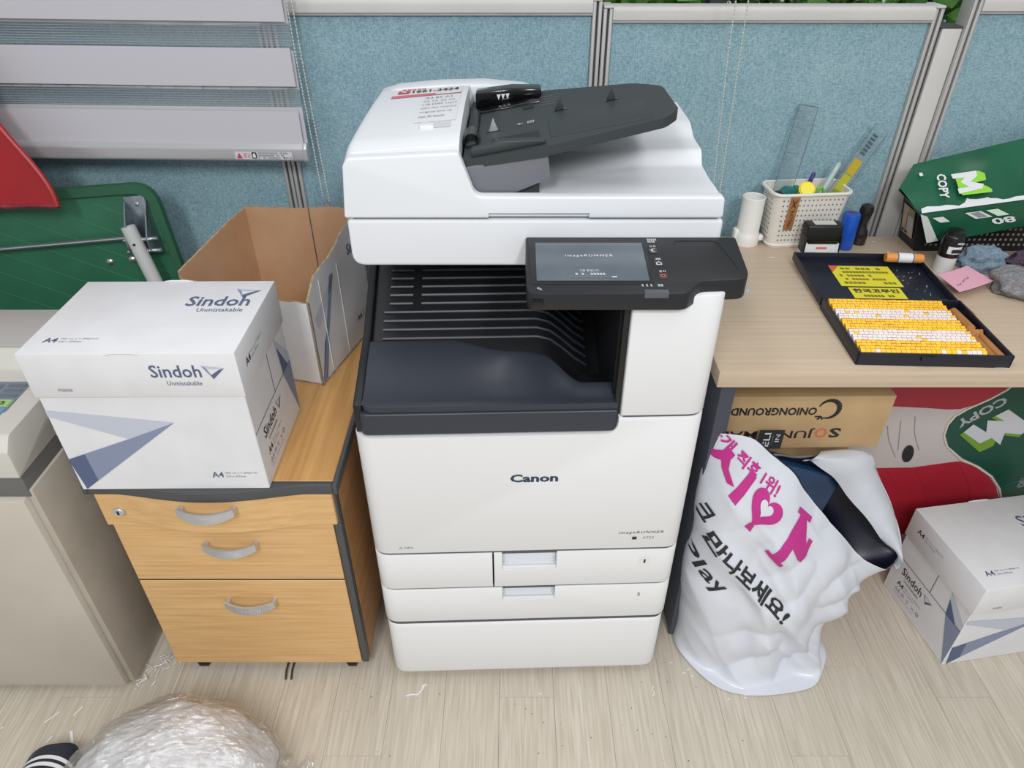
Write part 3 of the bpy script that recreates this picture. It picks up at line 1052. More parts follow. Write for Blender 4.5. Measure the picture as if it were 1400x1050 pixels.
def deck(u, v):
    x = -0.06 + u * 0.364
    y = SY + 0.006 + v * 0.385
    k = smoothstep(0.0, 0.9, u)
    z = 0.9915 + 0.004 * v
    w1 = 0.10 - 0.09 * k
    y1 = 1.135 + 0.03 * (1 - k)
    z += (0.004 + 0.016 * k) * smoothstep(y1 - w1, y1 + 0.012, y)
    y2 = 1.235 + 0.02 * (1 - k)
    z += (0.003 + 0.012 * k) * smoothstep(y2 - 0.09 + 0.05 * k, y2 + 0.02, y)
    z -= 0.005 * math.exp(-((y - (y1 - 0.06)) / 0.03) ** 2) * (1 - 0.7 * k)
    return (x, y, z)


cp(B().grid(deck, 50, 60, thick=(0, 0, -0.022)), 'lid_deck', M_lidwhite, lid, smooth=50)

# dark document tray and guides
def tz(x):
    return 1.043 + (x + 0.07) * 0.19


dt = B()
outl = rpoly([(-0.07, 1.0), (0.05, 0.992), (0.215, 1.018), (0.237, 1.045), (0.237, 1.185), (0.2, 1.232), (0.055, 1.3), (-0.07, 1.315)],
             [0.002, 0.012, 0.02, 0.03, 0.05, 0.05, 0.01, 0.002], 6)
bm = bmesh.new()
lo = [bm.verts.new((x, y, tz(x) - 0.014 - 0.012 * smoothstep(0.08, -0.02, x) * 0)) for x, y in outl]
hi = [bm.verts.new((x, y, tz(x))) for x, y in outl]
bm.faces.new(lo)
bm.faces.new(list(reversed(hi)))
for i in range(len(outl)):
    j = (i + 1) % len(outl)
    bm.faces.new((lo[j], lo[i], hi[i], hi[j]))
bmesh.ops.recalc_face_normals(bm, faces=bm.faces[:])
dt.bm(bm)
dtray = cp(dt, 'document_tray', M_feeder, up=True)
RZ = Matrix.Rotation(math.atan(-0.19), 3, 'Y')


def on_tray(x0, x1, y0, y1, h, name, m, bev=0.002, sink=0.002, label=None):
    c = ((x0 + x1) / 2)
    return cp(B().box(x0, x1, y0, y1, tz(c) - sink, tz(c) + h, bev, 2, rot=RZ), name, m, dtray, label=label)


gb = B().prism([(-0.062, 0.0), (0.05, 0.0), (0.05, 0.012), (0.0, 0.022), (-0.062, 0.026)], 1.262, 1.3, 'xz', 0.003)
gb.v = [(x, y, z + tz(x)) for x, y, z in gb.v]
cp(gb, 'paper_guide', M_gloss, dtray)
on_tray(-0.062, 0.048, 1.226, 1.262, 0.003, 'paper_guide_plate', M_gloss)
gf = B().prism([(-0.058, 0.0), (0.047, 0.0), (0.047, 0.006), (-0.02, 0.016), (-0.028, 0.012), (-0.058, 0.012)], 1.004, 1.018, 'xz', 0.002)
gf.v = [(x, y, z + tz(x)) for x, y, z in gf.v]
cp(gf, 'paper_guide', M_feeder, dtray)
on_tray(-0.03, 0.04, 1.0225, 1.07, 0.0012, 'guide_track', M_black, 0.0)
on_tray(-0.025, -0.015, 1.035, 1.06, 0.004, 'track_stop', M_gloss)
on_tray(0.018, 0.036, 1.2, 1.226, 0.0012, 'guide_track', M_black, 0.0)
on_tray(-0.068, -0.052, 1.05, 1.23, 0.007, 'pickup_lip', M_panel)
cp(B().tube([(-0.06, 1.06, 1.052), (-0.06, 1.1, 1.052)], 0.011, 16), 'pickup_roller', M_gloss, dtray)
for fx, fy, m in ((-0.028, 1.112, M_silver), (0.075, 1.158, M_feeder), (0.155, 1.158, M_feeder)):
    b = B().prism([(fx - 0.008, tz(fx) - 0.001), (fx + 0.008, tz(fx) - 0.001), (fx - 0.001, tz(fx) + 0.02)], fy, fy + 0.004, 'xz', 0.0008)
    cp(b, 'stop_fin', m, dtray)
    cp(B().box(fx - 0.011, fx + 0.011, fy - 0.003, fy + 0.007, tz(fx) - 0.0005, tz(fx) + 0.0008, rot=RZ), 'fin_slot', M_gloss, dtray)
# recessed plateau line on the right half of the tray
on_tray(0.054, 0.2, 1.03, 1.125, 0.0014, 'tray_step', M_feeder, 0.001)
cp(B().prism([(-0.066, 0.992), (0.0, 0.994), (0.056, 1.018), (0.05, 1.056), (-0.066, 1.034)], 0.998, 1.008, 'xz', 0.002), 'feeder_front', mat('feeder_front_grey', (112, 114, 120), 0.5), dtray)
cp(B().box(-0.066, 0.04, 1.01, 1.3, 0.99, 1.03), 'feeder_body', M_feeder, dtray)
TT = lambda x, y: ((x, y, tz(x) + 0.0009), (1, 0, 0.19), (0, 1, 0))
text('▼▼▼', ((-0.026, 1.262, tz(-0.026) + 0.009), (1, 0, 0.1), (0, 0, 1)), 0.022, 0.009, M_inkw, dtray, lift=0.001)
gfr = ((-0.026, 1.2612, tz(-0.026) + 0.006), (1, 0, 0.19), (0, 0, 1))
text('← ▤', TT(0.008, 1.115), 0.026, 0.012, M_inkw, dtray)
for k in range(4):
    text('A4R A5R LTR STMT', TT(0.045, 1.2 + 0.016 * k), 0.035, 0.006, M_inkg, dtray)
text('● ● ●', TT(-0.022, 1.232), 0.02, 0.005, M_inkg, dtray, lift=0.004)

# stickers and latch on the hump
def hz(x, y):
    return hump((x + 0.236) / 0.162, (y - SY - 0.004) / 0.375)[2]


def on_hump(x, y, dx, dy):
    o = Vector((x, y, hz(x, y)))
    r = Vector((x + dx, y, hz(x + dx, y))) - o
    u = Vector((x, y + dy, hz(x, y + dy))) - o
    return (o, r, u)


def hump_patch(x0, x1, y0, y1, m, name, lift):
    def f(u, v):
        x, y = x0 + u * (x1 - x0), y0 + v * (y1 - y0)
        return (x, y, hz(x, y) + lift)
    return cp(B().grid(f, 6, 8), name, m, lid, smooth=60)


hump_patch(-0.2, -0.085, 1.262, 1.318, M_inkw, 'service_sticker', 0.0006)
hump_patch(-0.203, -0.085, 1.243, 1.262, mat('pink_red_sticker', (214, 110, 122), 0.5), 'service_sticker', 0.0007)
hump_patch(-0.128, -0.086, 1.246, 1.259, M_inkw, 'service_sticker', 0.0011)
text('1661-3424', on_hump(-0.17, 1.272, 0.08, 0.03), 0.08, 0.02, M_inkk, lid, bold=0.02, lift=0.0018)
decal([[(0, 0), (0.02, 0), (0.02, 0.022), (0, 0.022)]], on_hump(-0.195, 1.271, 0.02, 0.02), M_inkred, lid, 'sticker_emblem', lift=0.0016)
text('S', on_hump(-0.189, 1.274, 0.01, 0.02), 0.009, 0.016, M_inkw, lid, bold=0.03, lift=0.0022)
micro(on_hump(-0.19, 1.297, 0.08, 0.02), 0.06, 0.011, M_inkred, lid, 7, 3, lift=0.0018)
hump_patch(-0.147, -0.084, 1.085, 1.24, mat('guide_sticker', (226, 226, 229), 0.5), 'guide_sticker', 0.0006)
for k, (w_, tx) in enumerate(((0.045, 'A4 B5 A3'), (0.05, '⌂ ⌂ ⌂ ⌂'), (0.055, 'LTR STMT 11x17'), (0.055, 'plain thin recycled'), (0.05, 'original face up'), (0.04, 'max 50 sheets'))):
    text(tx, on_hump(-0.142, 1.215 - 0.022 * k, w_, 0.01), w_, 0.009, M_inkg, lid, lift=0.0018)
hump_patch(-0.134, -0.09, 1.058, 1.08, mat('latch_well', (208, 208, 210), 0.5), 'latch_well', 0.0006)
zz = hz(-0.125, 1.066)
cp(B().box(-0.135, -0.114, 1.056, 1.078, zz - 0.002, zz + 0.004, 0.002), 'latch', M_lidwhite, lid)

# control panel --------------------------------------------------------
PZ = lambda y: 0.9125 + (y - 0.85) * 0.19
cpo = rpoly([(0.02, 0.849), (0.236, 0.849), (0.262, 0.876), (0.33, 0.88), (0.33, 0.9785), (0.02, 0.9785)],
            [0.016, 0.02, 0.02, 0.022, 0.004, 0.004], 6)
bm = bmesh.new()
lo = [bm.verts.new((x, y, 0.886)) for x, y in cpo]
hi = [bm.verts.new((x, y, PZ(y))) for x, y in cpo]
bm.faces.new(lo)
ft = bm.faces.new(list(reversed(hi)))
for i in range(len(cpo)):
    j = (i + 1) % len(cpo)
    bm.faces.new((lo[j], lo[i], hi[i], hi[j]))
bmesh.ops.recalc_face_normals(bm, faces=bm.faces[:])
es = [e for e in bm.edges if all(v in hi for v in e.verts)] + [e for e in bm.edges if all(v in lo for v in e.verts)]
bmesh.ops.bevel(bm, geom=es, offset=0.002, segments=2, profile=0.5, affect='EDGES')
panel = cp(B().bm(bm), 'control_panel', M_panel, up=True)
PFR = lambda x, y: ((x, y, PZ(y)), (1, 0, 0), (0, 1, 0.19))
pfr = PFR(0, 0.85)
k_ = math.sqrt(1 + 0.19 ** 2)


def panel_rect(x0, x1, y0, y1, m, name, lift=0.0008, r=0.0):
    pts = rect(x0, x1, (y0 - 0.85) * k_, (y1 - 0.85) * k_, r)
    return decal([pts], pfr, m, panel, name, lift)


panel_rect(0.026, 0.194, 0.868, 0.969, mat('screen_bezel', (40, 42, 46), 0.3), 'screen_bezel', 0.0006)
panel_rect(0.034, 0.189, 0.875, 0.962, M_screen, 'touch_screen', 0.0011)
text('imageRUNNER', PFR(0.076, 0.927), 0.068, 0.0065, M_inkw, panel, spacing=1.3, lift=0.0018)
text('기동 중입니다.', PFR(0.094, 0.894), 0.028, 0.005, M_inkw, panel, lift=0.0018)
micro(PFR(0.088, 0.887), 0.042, 0.0042, M_inkw, panel, 10, 4, lift=0.0018)
panel_rect(0.078, 0.145, 0.881, 0.8825, M_inkg, 'progress_bar', 0.0018)
panel_rect(0.138, 0.145, 0.8808, 0.8828, M_inkw, 'progress_bar', 0.0022)
kb = mat('panel_key', (58, 60, 64), 0.4)
for kx, ky, sym, m, lab, kw in ((0.203, 0.943, '☾', M_inkw, '절전', 0.0065), (0.207, 0.913, '⌂', M_inkw, '홈', 0.0075), (0.209, 0.885, '◎', mat('stop_key_ink', (196, 92, 60), 0.5), '중지', 0.0075)):
    bb = B().box(kx - 0.0065, kx + 0.0065, ky - 0.0055, ky + 0.0055, PZ(ky) - 0.001, PZ(ky) + 0.0014, 0.001, rot=Matrix.Rotation(math.atan(0.19), 3, 'X'))
    ko = cp(bb, 'panel_key', kb, panel)
    text(sym, ((kx - kw / 2, ky - 0.0038, PZ(ky - 0.0038) + 0.001), (1, 0, 0), (0, 1, 0.19)), kw, 0.0076, m, ko, bold=0.01, lift=0.001)
    text(lab, PFR(kx - 0.004, ky + 0.0085), 0.009, 0.0045, M_inkw, panel, lift=0.001)
micro(PFR(0.198, 0.9685), 0.014, 0.004, M_inkw, panel, 5, 5)
micro(PFR(0.198, 0.9635), 0.014, 0.0035, M_inkw, panel, 5, 6)
panel_rect(0.2, 0.205, 0.9545, 0.9595, kb, 'panel_key', 0.001, 0.001)
micro(PFR(0.177, 0.8635), 0.015, 0.0042, M_inkw, panel, 5, 7)
micro(PFR(0.199, 0.8635), 0.008, 0.0042, M_inkw, panel, 2, 9)
text('✎', PFR(0.034, 0.8555), 0.007, 0.006, M_inkw, panel)
cp(B().box(0.179, 0.212, 0.8475, 0.857, 0.9055, 0.9145, 0.001), 'status_light', mat('smoked_lens', (86, 90, 96), 0.3), panel)
cp(B().prism(rect(0.026, 0.043, 0.8935, 0.9035, 0.004), 0.8465, 0.85, 'xz', 0.001), 'stylus_knob', M_gloss, panel)
# faint groove round the card reader pad at the right
gp = rpoly([(0.236, 0.866), (0.236, 0.968), (0.3, 0.968), (0.318, 0.9), (0.3, 0.89)], [0.004, 0.008, 0.012, 0.01, 0.01], 4)
cp(B().tube([(x, y, PZ(y)) for x, y in gp if y > 0.9], 0.0008, 6), 'pad_groove', M_gloss, panel)
# small grey side shelf peeking out behind the panel
cp(B().box(0.3035, 0.352, 0.93, 1.03, 0.868, 0.874, 0.002), 'side_shelf', M_silver, up=True)

# ================================================================== LEFT SIDE
# grey-beige duplicator, only its right end in the picture
mx = thing('duplicator_machine', 'grey-beige floor-standing duplicating machine with small keypad at the left edge', 'machine', (-0.776, 0.822, 0))
XLM = -0.85
B().box(XLM, -0.014, 0.0, 0.36, 0.02, 0.548, 0.006, 2).obj('lower_front', M_beige, mx)
B().box(-0.0135, -0.001, 0.012, 0.36, 0.02, 0.562, 0.002).obj('side_sheet', M_beigeside, mx)
B().box(XLM, -0.006, 0.01, 0.355, 0.548, 0.594, 0.002).obj('waist_band', M_machband, mx)
# upper housing: side profile with the flat keypad deck in front of the raised top
prof = rpoly([(0.004, 0.594), (0.355, 0.594), (0.355, 0.697), (0.226, 0.697), (0.2, 0.669), (0.024, 0.667), (0.006, 0.645)], [0.003, 0.01, 0.012, 0.01, 0.01, 0.012, 0.008], 4)
up = B().prism(prof, XLM, -0.003, 'yz', 0.004, 2, ang=50).obj('upper_housing', M_beigetop, mx)
B().box(XLM, -0.0025, 0.228, 0.355, 0.697, 0.701, 0.001).obj('top_plate', mat('grey_top_plate', (176, 173, 169), 0.5), mx)
B().box(-0.0025, -0.0005, 0.12, 0.35, 0.6, 0.604).obj('side_seam', M_aludark, mx)
sl = Vector((0, 0.176, 0.002)).normalized()
KF = (Vector((-0.222, 0.058, 0.6675)), Vector((1, 0, 0)), sl)
kp = decal([rpoly([(0.0, 0.01), (0.168, 0.01), (0.182, 0.024), (0.182, 0.105), (0.0, 0.105)], [0.004, 0.006, 0.006, 0.006, 0.004], 4)], KF, M_bluegrey, mx, 'keypad', lift=0.001)
nrm = Vector((1, 0, 0)).cross(sl)
def key(x, y, w, h, m, lab=None):
    b = B()
    o = KF[0] + nrm * 0.001
    P = lambda a, c, e: o + KF[1] * a + KF[2] * c + nrm * e
    vs = [P(x, y, 0), P(x + w, y, 0), P(x + w, y + h, 0), P(x, y + h, 0)] + [P(x + 0.0006, y + 0.0006, 0.0014), P(x + w - 0.0006, y + 0.0006, 0.0014), P(x + w - 0.0006, y + h - 0.0006, 0.0014), P(x + 0.0006, y + h - 0.0006, 0.0014)]
    b.add(vs, [(0, 1, 5, 4), (1, 2, 6, 5), (2, 3, 7, 6), (3, 0, 4, 7), (4, 5, 6, 7)])
    ko = b.obj('key', m, kp, label=lab)
    return P(x, y, 0.0015)
g1 = mat('green_key', (158, 196, 120), 0.5)
b1 = mat('blue_key', (100, 158, 186), 0.5)
gk = mat('grey_key', (104, 112, 122), 0.5)
o = key(0.15, 0.014, 0.028, 0.018, b1, 'blue key with dark print')
text('정지', (o + KF[1] * 0.006 + KF[2] * 0.005, KF[1], KF[2]), 0.015, 0.008, M_inkk, kp)
o = key(0.15, 0.036, 0.028, 0.018, g1, 'green key with dark print')
micro((o + KF[1] * 0.006 + KF[2] * 0.004, KF[1], KF[2]), 0.015, 0.008, M_inkk, kp, 2, 2)
for c in range(4):
    for r in range(4):
        key(0.06 + c * 0.021, 0.03 + r * 0.018, 0.017, 0.012, gk)
for r in range(3):
    key(0.148, 0.06 + r * 0.014, 0.03, 0.009, gk)
decal([[(0.0, 0.012), (0.05, 0.012), (0.05, 0.1), (0.0, 0.1)]], KF, mat('dim_display', (126, 132, 140), 0.3), mx, 'display', lift=0.0018)
B().box(XLM + 0.05, -0.05, 0.05, 0.34, 0.0, 0.02).obj('plinth', M_machband, mx)

# green platform trolley leaning on its edge against the partition
tr = thing('platform_trolley', 'green plastic platform trolley tipped up on edge behind the paper carton', 'trolley', (-1.02, 1.372, 0.0))
tr.rotation_euler = (radians(-1.2), radians(-4.3), 0)
Ht, Wt = 0.845, 0.36
# local: x right, z up, face towards -y
deckp = rpoly([(-0.5, 0.03), (Wt, 0.03), (Wt, Ht), (-0.5, Ht)], [0.05, 0.05, 0.05, 0.05], 6)
B().prism(deckp, 0.012, 0.02, 'xz', 0.002, 2, ang=50).obj('deck', M_green, tr)
rimb = B()
inn = rpoly([(-0.486, 0.044), (Wt - 0.014, 0.044), (Wt - 0.014, Ht - 0.018), (-0.486, Ht - 0.018)], [0.04] * 4, 6)
n = len(deckp)
rv = [(x, 0.003, z) for x, z in deckp] + [(x, 0.001, z) for x, z in inn] + [(x, 0.016, z) for x, z in deckp] + [(x, 0.016, z) for x, z in inn]
rf = []
for i in range(n):
    j = (i + 1) % n
    rf += [(i, j, n + j, n + i), (2 * n + j, 2 * n + i, 3 * n + i, 3 * n + j), (i, 2 * n + i, 2 * n + j, j), (n + i, n + j, 3 * n + j, 3 * n + i)]
rimb.add(rv, rf).obj('rim', M_greenrim, tr)
cr = [(-0.45, Ht - 0.29), (Wt - 0.03, Ht - 0.29)]
for k in range(10):
    x0 = -0.62 + k * 0.105
    for dx in (0.2, -0.2):
        a = Vector((x0, 0.014, Ht - 0.035))
        c = Vector((x0 + dx * 1.25, 0.014, Ht - 0.165))
        e = c + (c - a) * 0.9
        def clampx(p, q):
            lo, hi = -0.47, Wt - 0.03
            d = q - p
            t0, t1 = 0.0, 1.0
            for (s_) in ((lo - p.x) / d.x, (hi - p.x) / d.x):
                pass
            ta, tb = sorted(((lo - p.x) / d.x, (hi - p.x) / d.x))
            return max(0, ta), min(1, tb)
        ta, tb = clampx(a, e)
        if tb - ta > 0.15:
            p, q = a + (e - a) * ta, a + (e - a) * tb
            B().tube([p, q], 0.0022, 5).obj('rib', mat('green_rib_lit', (72, 140, 108), 0.45), tr)  # lighter copy of the deck green, light on the ribs put into colour
B().tube([(-0.27, 0.0138, Ht - 0.075), (-0.27, 0.016, Ht - 0.075)], 0.0, 20)
hole = B().prism([(0.019 * cos(a * pi / 12), Ht - 0.062 + 0.016 * sin(a * pi / 12)) for a in range(24)], 0.0135, 0.0155, 'xz').obj('hand_hole', mat('hole_shadow', (20, 34, 28), 0.9), tr, loc=(0.085, 0, -0.006))
text('DEC X 380', ((-0.01, 0.0148, Ht - 0.225), (1, 0, 0.02), (0, 0, 1)), 0.21, 0.032, M_greenrim, tr, bold=0.01)
for z in (Ht - 0.175, Ht - 0.24):
    B().tube([(-0.03, 0.014, z), (0.22, 0.014, z + 0.003)], 0.0014, 5).obj('label_rib', M_green, tr)
# steel rod, hinge bracket, tube handle, bolts
B().tube([(-0.48, -0.012, Ht - 0.118), (0.285, -0.012, Ht - 0.105)], 0.0042, 10).obj('steel_rod', M_chrome, tr)
br = B().box(0.288, 0.332, 0.008, 0.0145, Ht - 0.15, Ht - 0.025, 0.002)
for x in (0.288, 0.332):
    br.prism(rpoly([(0.014, Ht - 0.027), (-0.004, Ht - 0.05), (-0.04, Ht - 0.1), (-0.04, Ht - 0.125), (0.0, Ht - 0.148), (0.014, Ht - 0.148)], 0.006, 3), x - 0.0015, x + 0.0015, 'yz')
br.obj('hinge_bracket', M_zinc, tr)
for x, z in ((0.312, Ht - 0.043), (0.205, Ht - 0.165), (0.255, Ht - 0.163), (-0.12, Ht - 0.275)):
    B().lathe([(0.0075, 0), (0.0075, 0.003), (0.004, 0.006), (0.0, 0.0065)], n=12).obj('bolt', M_chrome, tr, loc=(x, 0.0135, z)).rotation_euler = (radians(90), 0, 0)
for z in (Ht - 0.105, Ht - 0.13):
    B().tube([(0.276, -0.026, z), (0.346, -0.026, z)], 0.004, 8).obj('hinge_pin', M_chrome, tr)
tb = Vector((0.297, -0.028, Ht - 0.075))
te = Vector((0.328, -0.05, Ht - 0.26))
pipe = B().tube([tb, te], 0.0145, 18, cap=False)
pipe.tube([tb, te], 0.0128, 18, cap=False)
po = pipe.obj('tube_handle', M_tube, tr)
B().tube([tb - (tb - te).normalized() * 0.02, te], 0.0122, 16).obj('tube_bore_shade', M_aludark, po)  # dark plug stands in for the shade inside the open tube
B().tube([(0.306, -0.045, Ht - 0.108), (0.306, -0.048, Ht - 0.108)], 0.0025, 8).obj('pin_hole', M_inkk, po)

# red plastic dustpan-like scoop standing on the trolley edge
rd = thing('red_scoop', 'red plastic scoop with flared rim leaning above the green trolley', 'scoop', (-0.993, 1.388, 0.842))
def red(u, v):
    h = 0.29 * v
    xr = 0.108 - 0.1 * smoothstep(0.0, 0.75, v) + 0.004 * v
    x = -0.42 + u * (xr + 0.42)
    y = -0.035 + 0.05 * v - 0.03 * (u ** 6) * (1 - 0.5 * v)
    return (x, y, h + 0.045 * (u - 0.9) * (1 - v))
B().grid(red, 40, 24, thick=(0, 0.006, 0)).obj('scoop_blade', M_red, rd, smooth=50)
rimp = [red(1, k / 20) for k in range(21)]
B().tube([(x, y + 0.002, z) for x, y, z in rimp], 0.005, 8).obj('rolled_rim', M_red, rd)
B().tube([(x, y + 0.003, z + 0.001) for x, y, z in (red(k / 20, 0) for k in range(21))], 0.0055, 8).obj('rolled_rim', mat('worn_red_edge', (150, 48, 56), 0.6, c2=(120, 30, 36), vscale=(50, 50, 50)), rd)

# ------------------------------------------------------------------ zebra roller blind in front of the partition
bl = thing('roller_blind', 'white zebra roller blind with see-through stripes hanging at the upper left', 'blind', (-0.414, 1.44, 0.9))
M_sheer = bpy.data.materials.new('sheer_mesh')
M_sheer.use_nodes = True
nt = M_sheer.node_tree
pb = nt.nodes['Principled BSDF']
pb.inputs['Base Color'].default_value = rgb(205, 212, 216)
pb.inputs['Roughness'].default_value = 0.8
pb.inputs['Alpha'].default_value = 0.16
LB = -1.25
def band(z0, z1, y, xr, m, name, droop=0.012):
    def f(u, v):
        x = LB + u * (xr - LB)
        return (x, y + 0.0015 * sin(x * 9), z0 + v * (z1 - z0) + droop * (-x) / 0.6 * 0.55)
    return B().grid(f, 24, 2, thick=(0, 0.0009, 0)).obj(name, m, bl, smooth=60)
def threads(z0, z1, y, xr):
    b = B()
    k = int((z1 - z0) / 0.0042)
    for i in range(k):
        z = z0 + (i + 0.5) * (z1 - z0) / k
        b.tube([(LB + q * (xr - LB) / 6, y, z + 0.011 * (-(LB + q * (xr - LB) / 6)) / 0.6 * 0.6) for q in range(7)], 0.00055, 4)
    b.obj('sheer_threads', mat('thread_grey', (150, 164, 172), 0.9), bl)
band(0.031, 0.096, -0.004, -0.004, M_blindw, 'opaque_band')
band(0.030, 0.102, 0.004, 0.003, M_blindw, 'opaque_band')
band(0.102, 0.142, 0.004, 0.003, M_sheer, 'sheer_band')
threads(0.102, 0.142, 0.003, 0.003)
band(0.142, 0.21, -0.004, 0.0, M_blindw, 'opaque_band')
band(0.134, 0.204, 0.004, 0.004, M_blindw, 'opaque_band')
band(0.21, 0.25, 0.004, 0.004, M_sheer, 'sheer_band')
threads(0.21, 0.25, 0.003, 0.004)
band(0.254, 0.33, -0.004, 0.0, M_blindw, 'opaque_band')
band(0.246, 0.33, 0.004, 0.004, M_blindw, 'opaque_band')
band(0.33, 0.37, 0.004, 0.004, M_sheer, 'sheer_band')
band(0.37, 0.46, -0.004, 0.0, M_blindw, 'opaque_band')
RB_ = Matrix.Rotation(radians(0.62), 3, 'Y')
bar = B().prism(rpoly([(-0.013, 0.0), (0.009, -0.002), (0.011, 0.032), (-0.004, 0.034), (-0.013, 0.026)], [0.007, 0.004, 0.003, 0.003, 0.007], 4), LB, -0.006, 'yz')
bar.v = [tuple(RB_ @ Vector(p)) for p in bar.v]
bo = bar.obj('bottom_bar', mat('blind_bar_aluminium', (188, 187, 190), 0.3, metal=0.35), bl)
ec = B().prism(rpoly([(-0.0145, -0.0015), (0.0105, -0.0035), (0.0125, 0.0335), (-0.004, 0.0355), (-0.0145, 0.0275)], [0.007, 0.004, 0.003, 0.003, 0.007], 4), -0.006, 0.003, 'yz', 0.002).obj('end_cap', M_silver, bl)
SF = ((-0.142, -0.0145, 0.0065), (1, 0, -0.011), (0, 0, 1))
st = decal([[(0, 0), (0.115, 0), (0.115, 0.0155), (0, 0.0155)]], SF, mat('pale_sticker', (206, 205, 212), 0.5), bo, 'warning_sticker', lift=0.0004)
o_, r_, u_ = (Vector(a) for a in SF)
decal([[(0.003, 0.002), (0.015, 0.002), (0.009, 0.0135)]], SF, M_inkred, st, 'warning_triangle', lift=0.0012)
text('경고', (o_ + r_ * 0.017 + u_ * 0.003, r_, u_), 0.014, 0.0095, M_inkred, st, bold=0.01, lift=0.0012)
decal([rpoly([(0.034, 0.002), (0.044, 0.002), (0.044, 0.0145), (0.034, 0.0145)], 0.002, 2)], SF, M_inkk, st, 'pictogram', lift=0.0012)
text('☗', (o_ + r_ * 0.036 + u_ * 0.004, r_, u_), 0.006, 0.009, M_inkw, st, lift=0.0018)
for k in range(3):
    micro((o_ + r_ * 0.047 + u_ * (0.0112 - 0.0048 * k), r_, u_), 0.06 - 0.008 * k, 0.0032, M_inkg, st, 18 - 2 * k, k + 20, lift=0.0012)
text('◀ KC ▣', (o_ + r_ * 0.096 + u_ * 0.0015, r_, u_), 0.017, 0.0045, M_inkk, st, lift=0.0012)
def bead_chain(pts, name, parent, step=0.0062, r=0.0016):
    b = B()
    P = [Vector(p) for p in pts]
    L = 0
    for a, c in zip(P, P[1:]):
        n = max(1, int((c - a).length / step))
        for i in range(n):
            q = a + (c - a) * (i / n)
            b.lathe([(r * 0.3, -r), (r, -r * 0.5), (r, r * 0.5), (r * 0.3, r)], q, n=6)
    b.tube(P, 0.0006, 5)
    return b.obj(name, M_cord, parent)
bead_chain([(0.012, -0.02, 0.47), (0.014, -0.02, 0.2), (0.022, -0.018, -0.075)], 'bead_chain', bl)
bead_chain([(0.02, -0.02, 0.47), (0.024, -0.02, 0.2), (0.034, -0.018, -0.085)], 'bead_chain', bl)
cw = B().lathe([(0.002, -0.01), (0.0075, -0.008), (0.0075, 0.006), (0.004, 0.01), (0.002, 0.011)], n=16)
cw.obj('chain_weight', M_clear, bl, loc=(0.028, -0.018, -0.09))

c2 = thing('bead_chain', 'loop of pale bead chain hanging down the partition right of the copier', 'chain', (0.4, 1.435, 0.0))
bead_chain([(-0.008, -0.012, 1.5), (0.0, -0.012, 1.1), (0.02, 0.0, 0.80)], 'chain_strand', c2)
bead_chain([(0.016, -0.012, 1.5), (0.022, -0.012, 1.1), (0.034, 0.0, 0.80)], 'chain_strand', c2)
B().tube([(0.02, 0.0, 0.802), (0.022, 0, 0.793), (0.027, 0, 0.79), (0.032, 0, 0.793), (0.034, 0.0, 0.802)], 0.0016, 6).obj('loop_end', M_cord, c2)

# ------------------------------------------------------------------ torn open carton on the back of the cabinet
oc = thing('open_carton', 'torn open empty paper carton with brown inside behind the closed carton', 'carton', (-0.372, 1.138, 0.5507), 0)
ux, uy = Vector((-0.2575, 0.07, 0)), Vector((0.063, 0.231, 0))      # left along the front, back along the side
def wall(o, a, hts, n_in, m_out, name, th=0.004, jag=0.0, seed=1):
    """upright cardboard wall from o along a; hts = heights along the way; kraft inside, printed outside"""
    rr = random.Random(seed)
    N = 26
    tops = []
    for i in range(N + 1):
        u = i / N
        k = u * (len(hts) - 1)
        j = min(int(k), len(hts) - 2)
        h = hts[j] + (hts[j + 1] - hts[j]) * (k - j)
        tops.append(h + (rr.uniform(-jag, jag) if 0 < i < N else 0))
    o, a, nn = Vector(o), Vector(a), Vector(n_in).normalized() * th
    vs, fs, mi = [], [], []
    for i in range(N + 1):
        u = i / N
        p = o + a * u
        q = p + Vector((0, 0, tops[i]))
        vs += [p, q, q + nn, p + nn]
    b = B()
    out, inn, edge = [], [], []
    for i in range(N):
        k = i * 4
        out.append((k, k + 4, k + 5, k + 1))
        inn.append((k + 3, k + 2, k + 6, k + 7))
        edge.append((k + 1, k + 5, k + 6, k + 2))
        edge.append((k, k + 3, k + 7, k + 4))
    edge += [(0, 1, 2, 3), (N * 4, N * 4 + 3, N * 4 + 2, N * 4 + 1)]
    b.v = [tuple(v) for v in vs]
    b.f = out + inn + edge
    b.mi = [0] * len(out) + [1] * len(inn) + [2] * len(edge)
    return b.obj(name, [m_out, M_kraft, M_edge], oc, smooth=0)
wall((0, 0, 0), ux, [0.185, 0.18, 0.19, 0.2], uy, M_carton_white, 'front_wall', jag=0.002)
M_shwhite = mat('printed_carton_side', (214, 213, 214), 0.6, var=0.04)
wall((0, 0, 0), uy, [0.19, 0.226, 0.228, 0.236, 0.25, 0.262, 0.272, 0.274], ux, M_shwhite, 'side_wall', jag=0.0025, seed=4)
wall(uy, ux, [0.274, 0.272, 0.262, 0.257, 0.252], -uy, M_carton_white, 'back_wall', jag=0.0006)
wall(ux, uy, [0.215, 0.225, 0.235, 0.245, 0.25], -ux, M_carton_white, 'side_wall', jag=0.0006)
fl = B()
q = [Vector((0, 0, 0)), ux, ux + uy, uy]
fl.add([p + Vector((0, 0, 0.001)) for p in q] + [p + Vector((0, 0, 0.005)) for p in q], [(3, 2, 1, 0), (4, 5, 6, 7), (0, 1, 5, 4), (1, 2, 6, 5), (2, 3, 7, 6), (3, 0, 4, 7)])
fl.obj('carton_floor', M_kraft, oc)
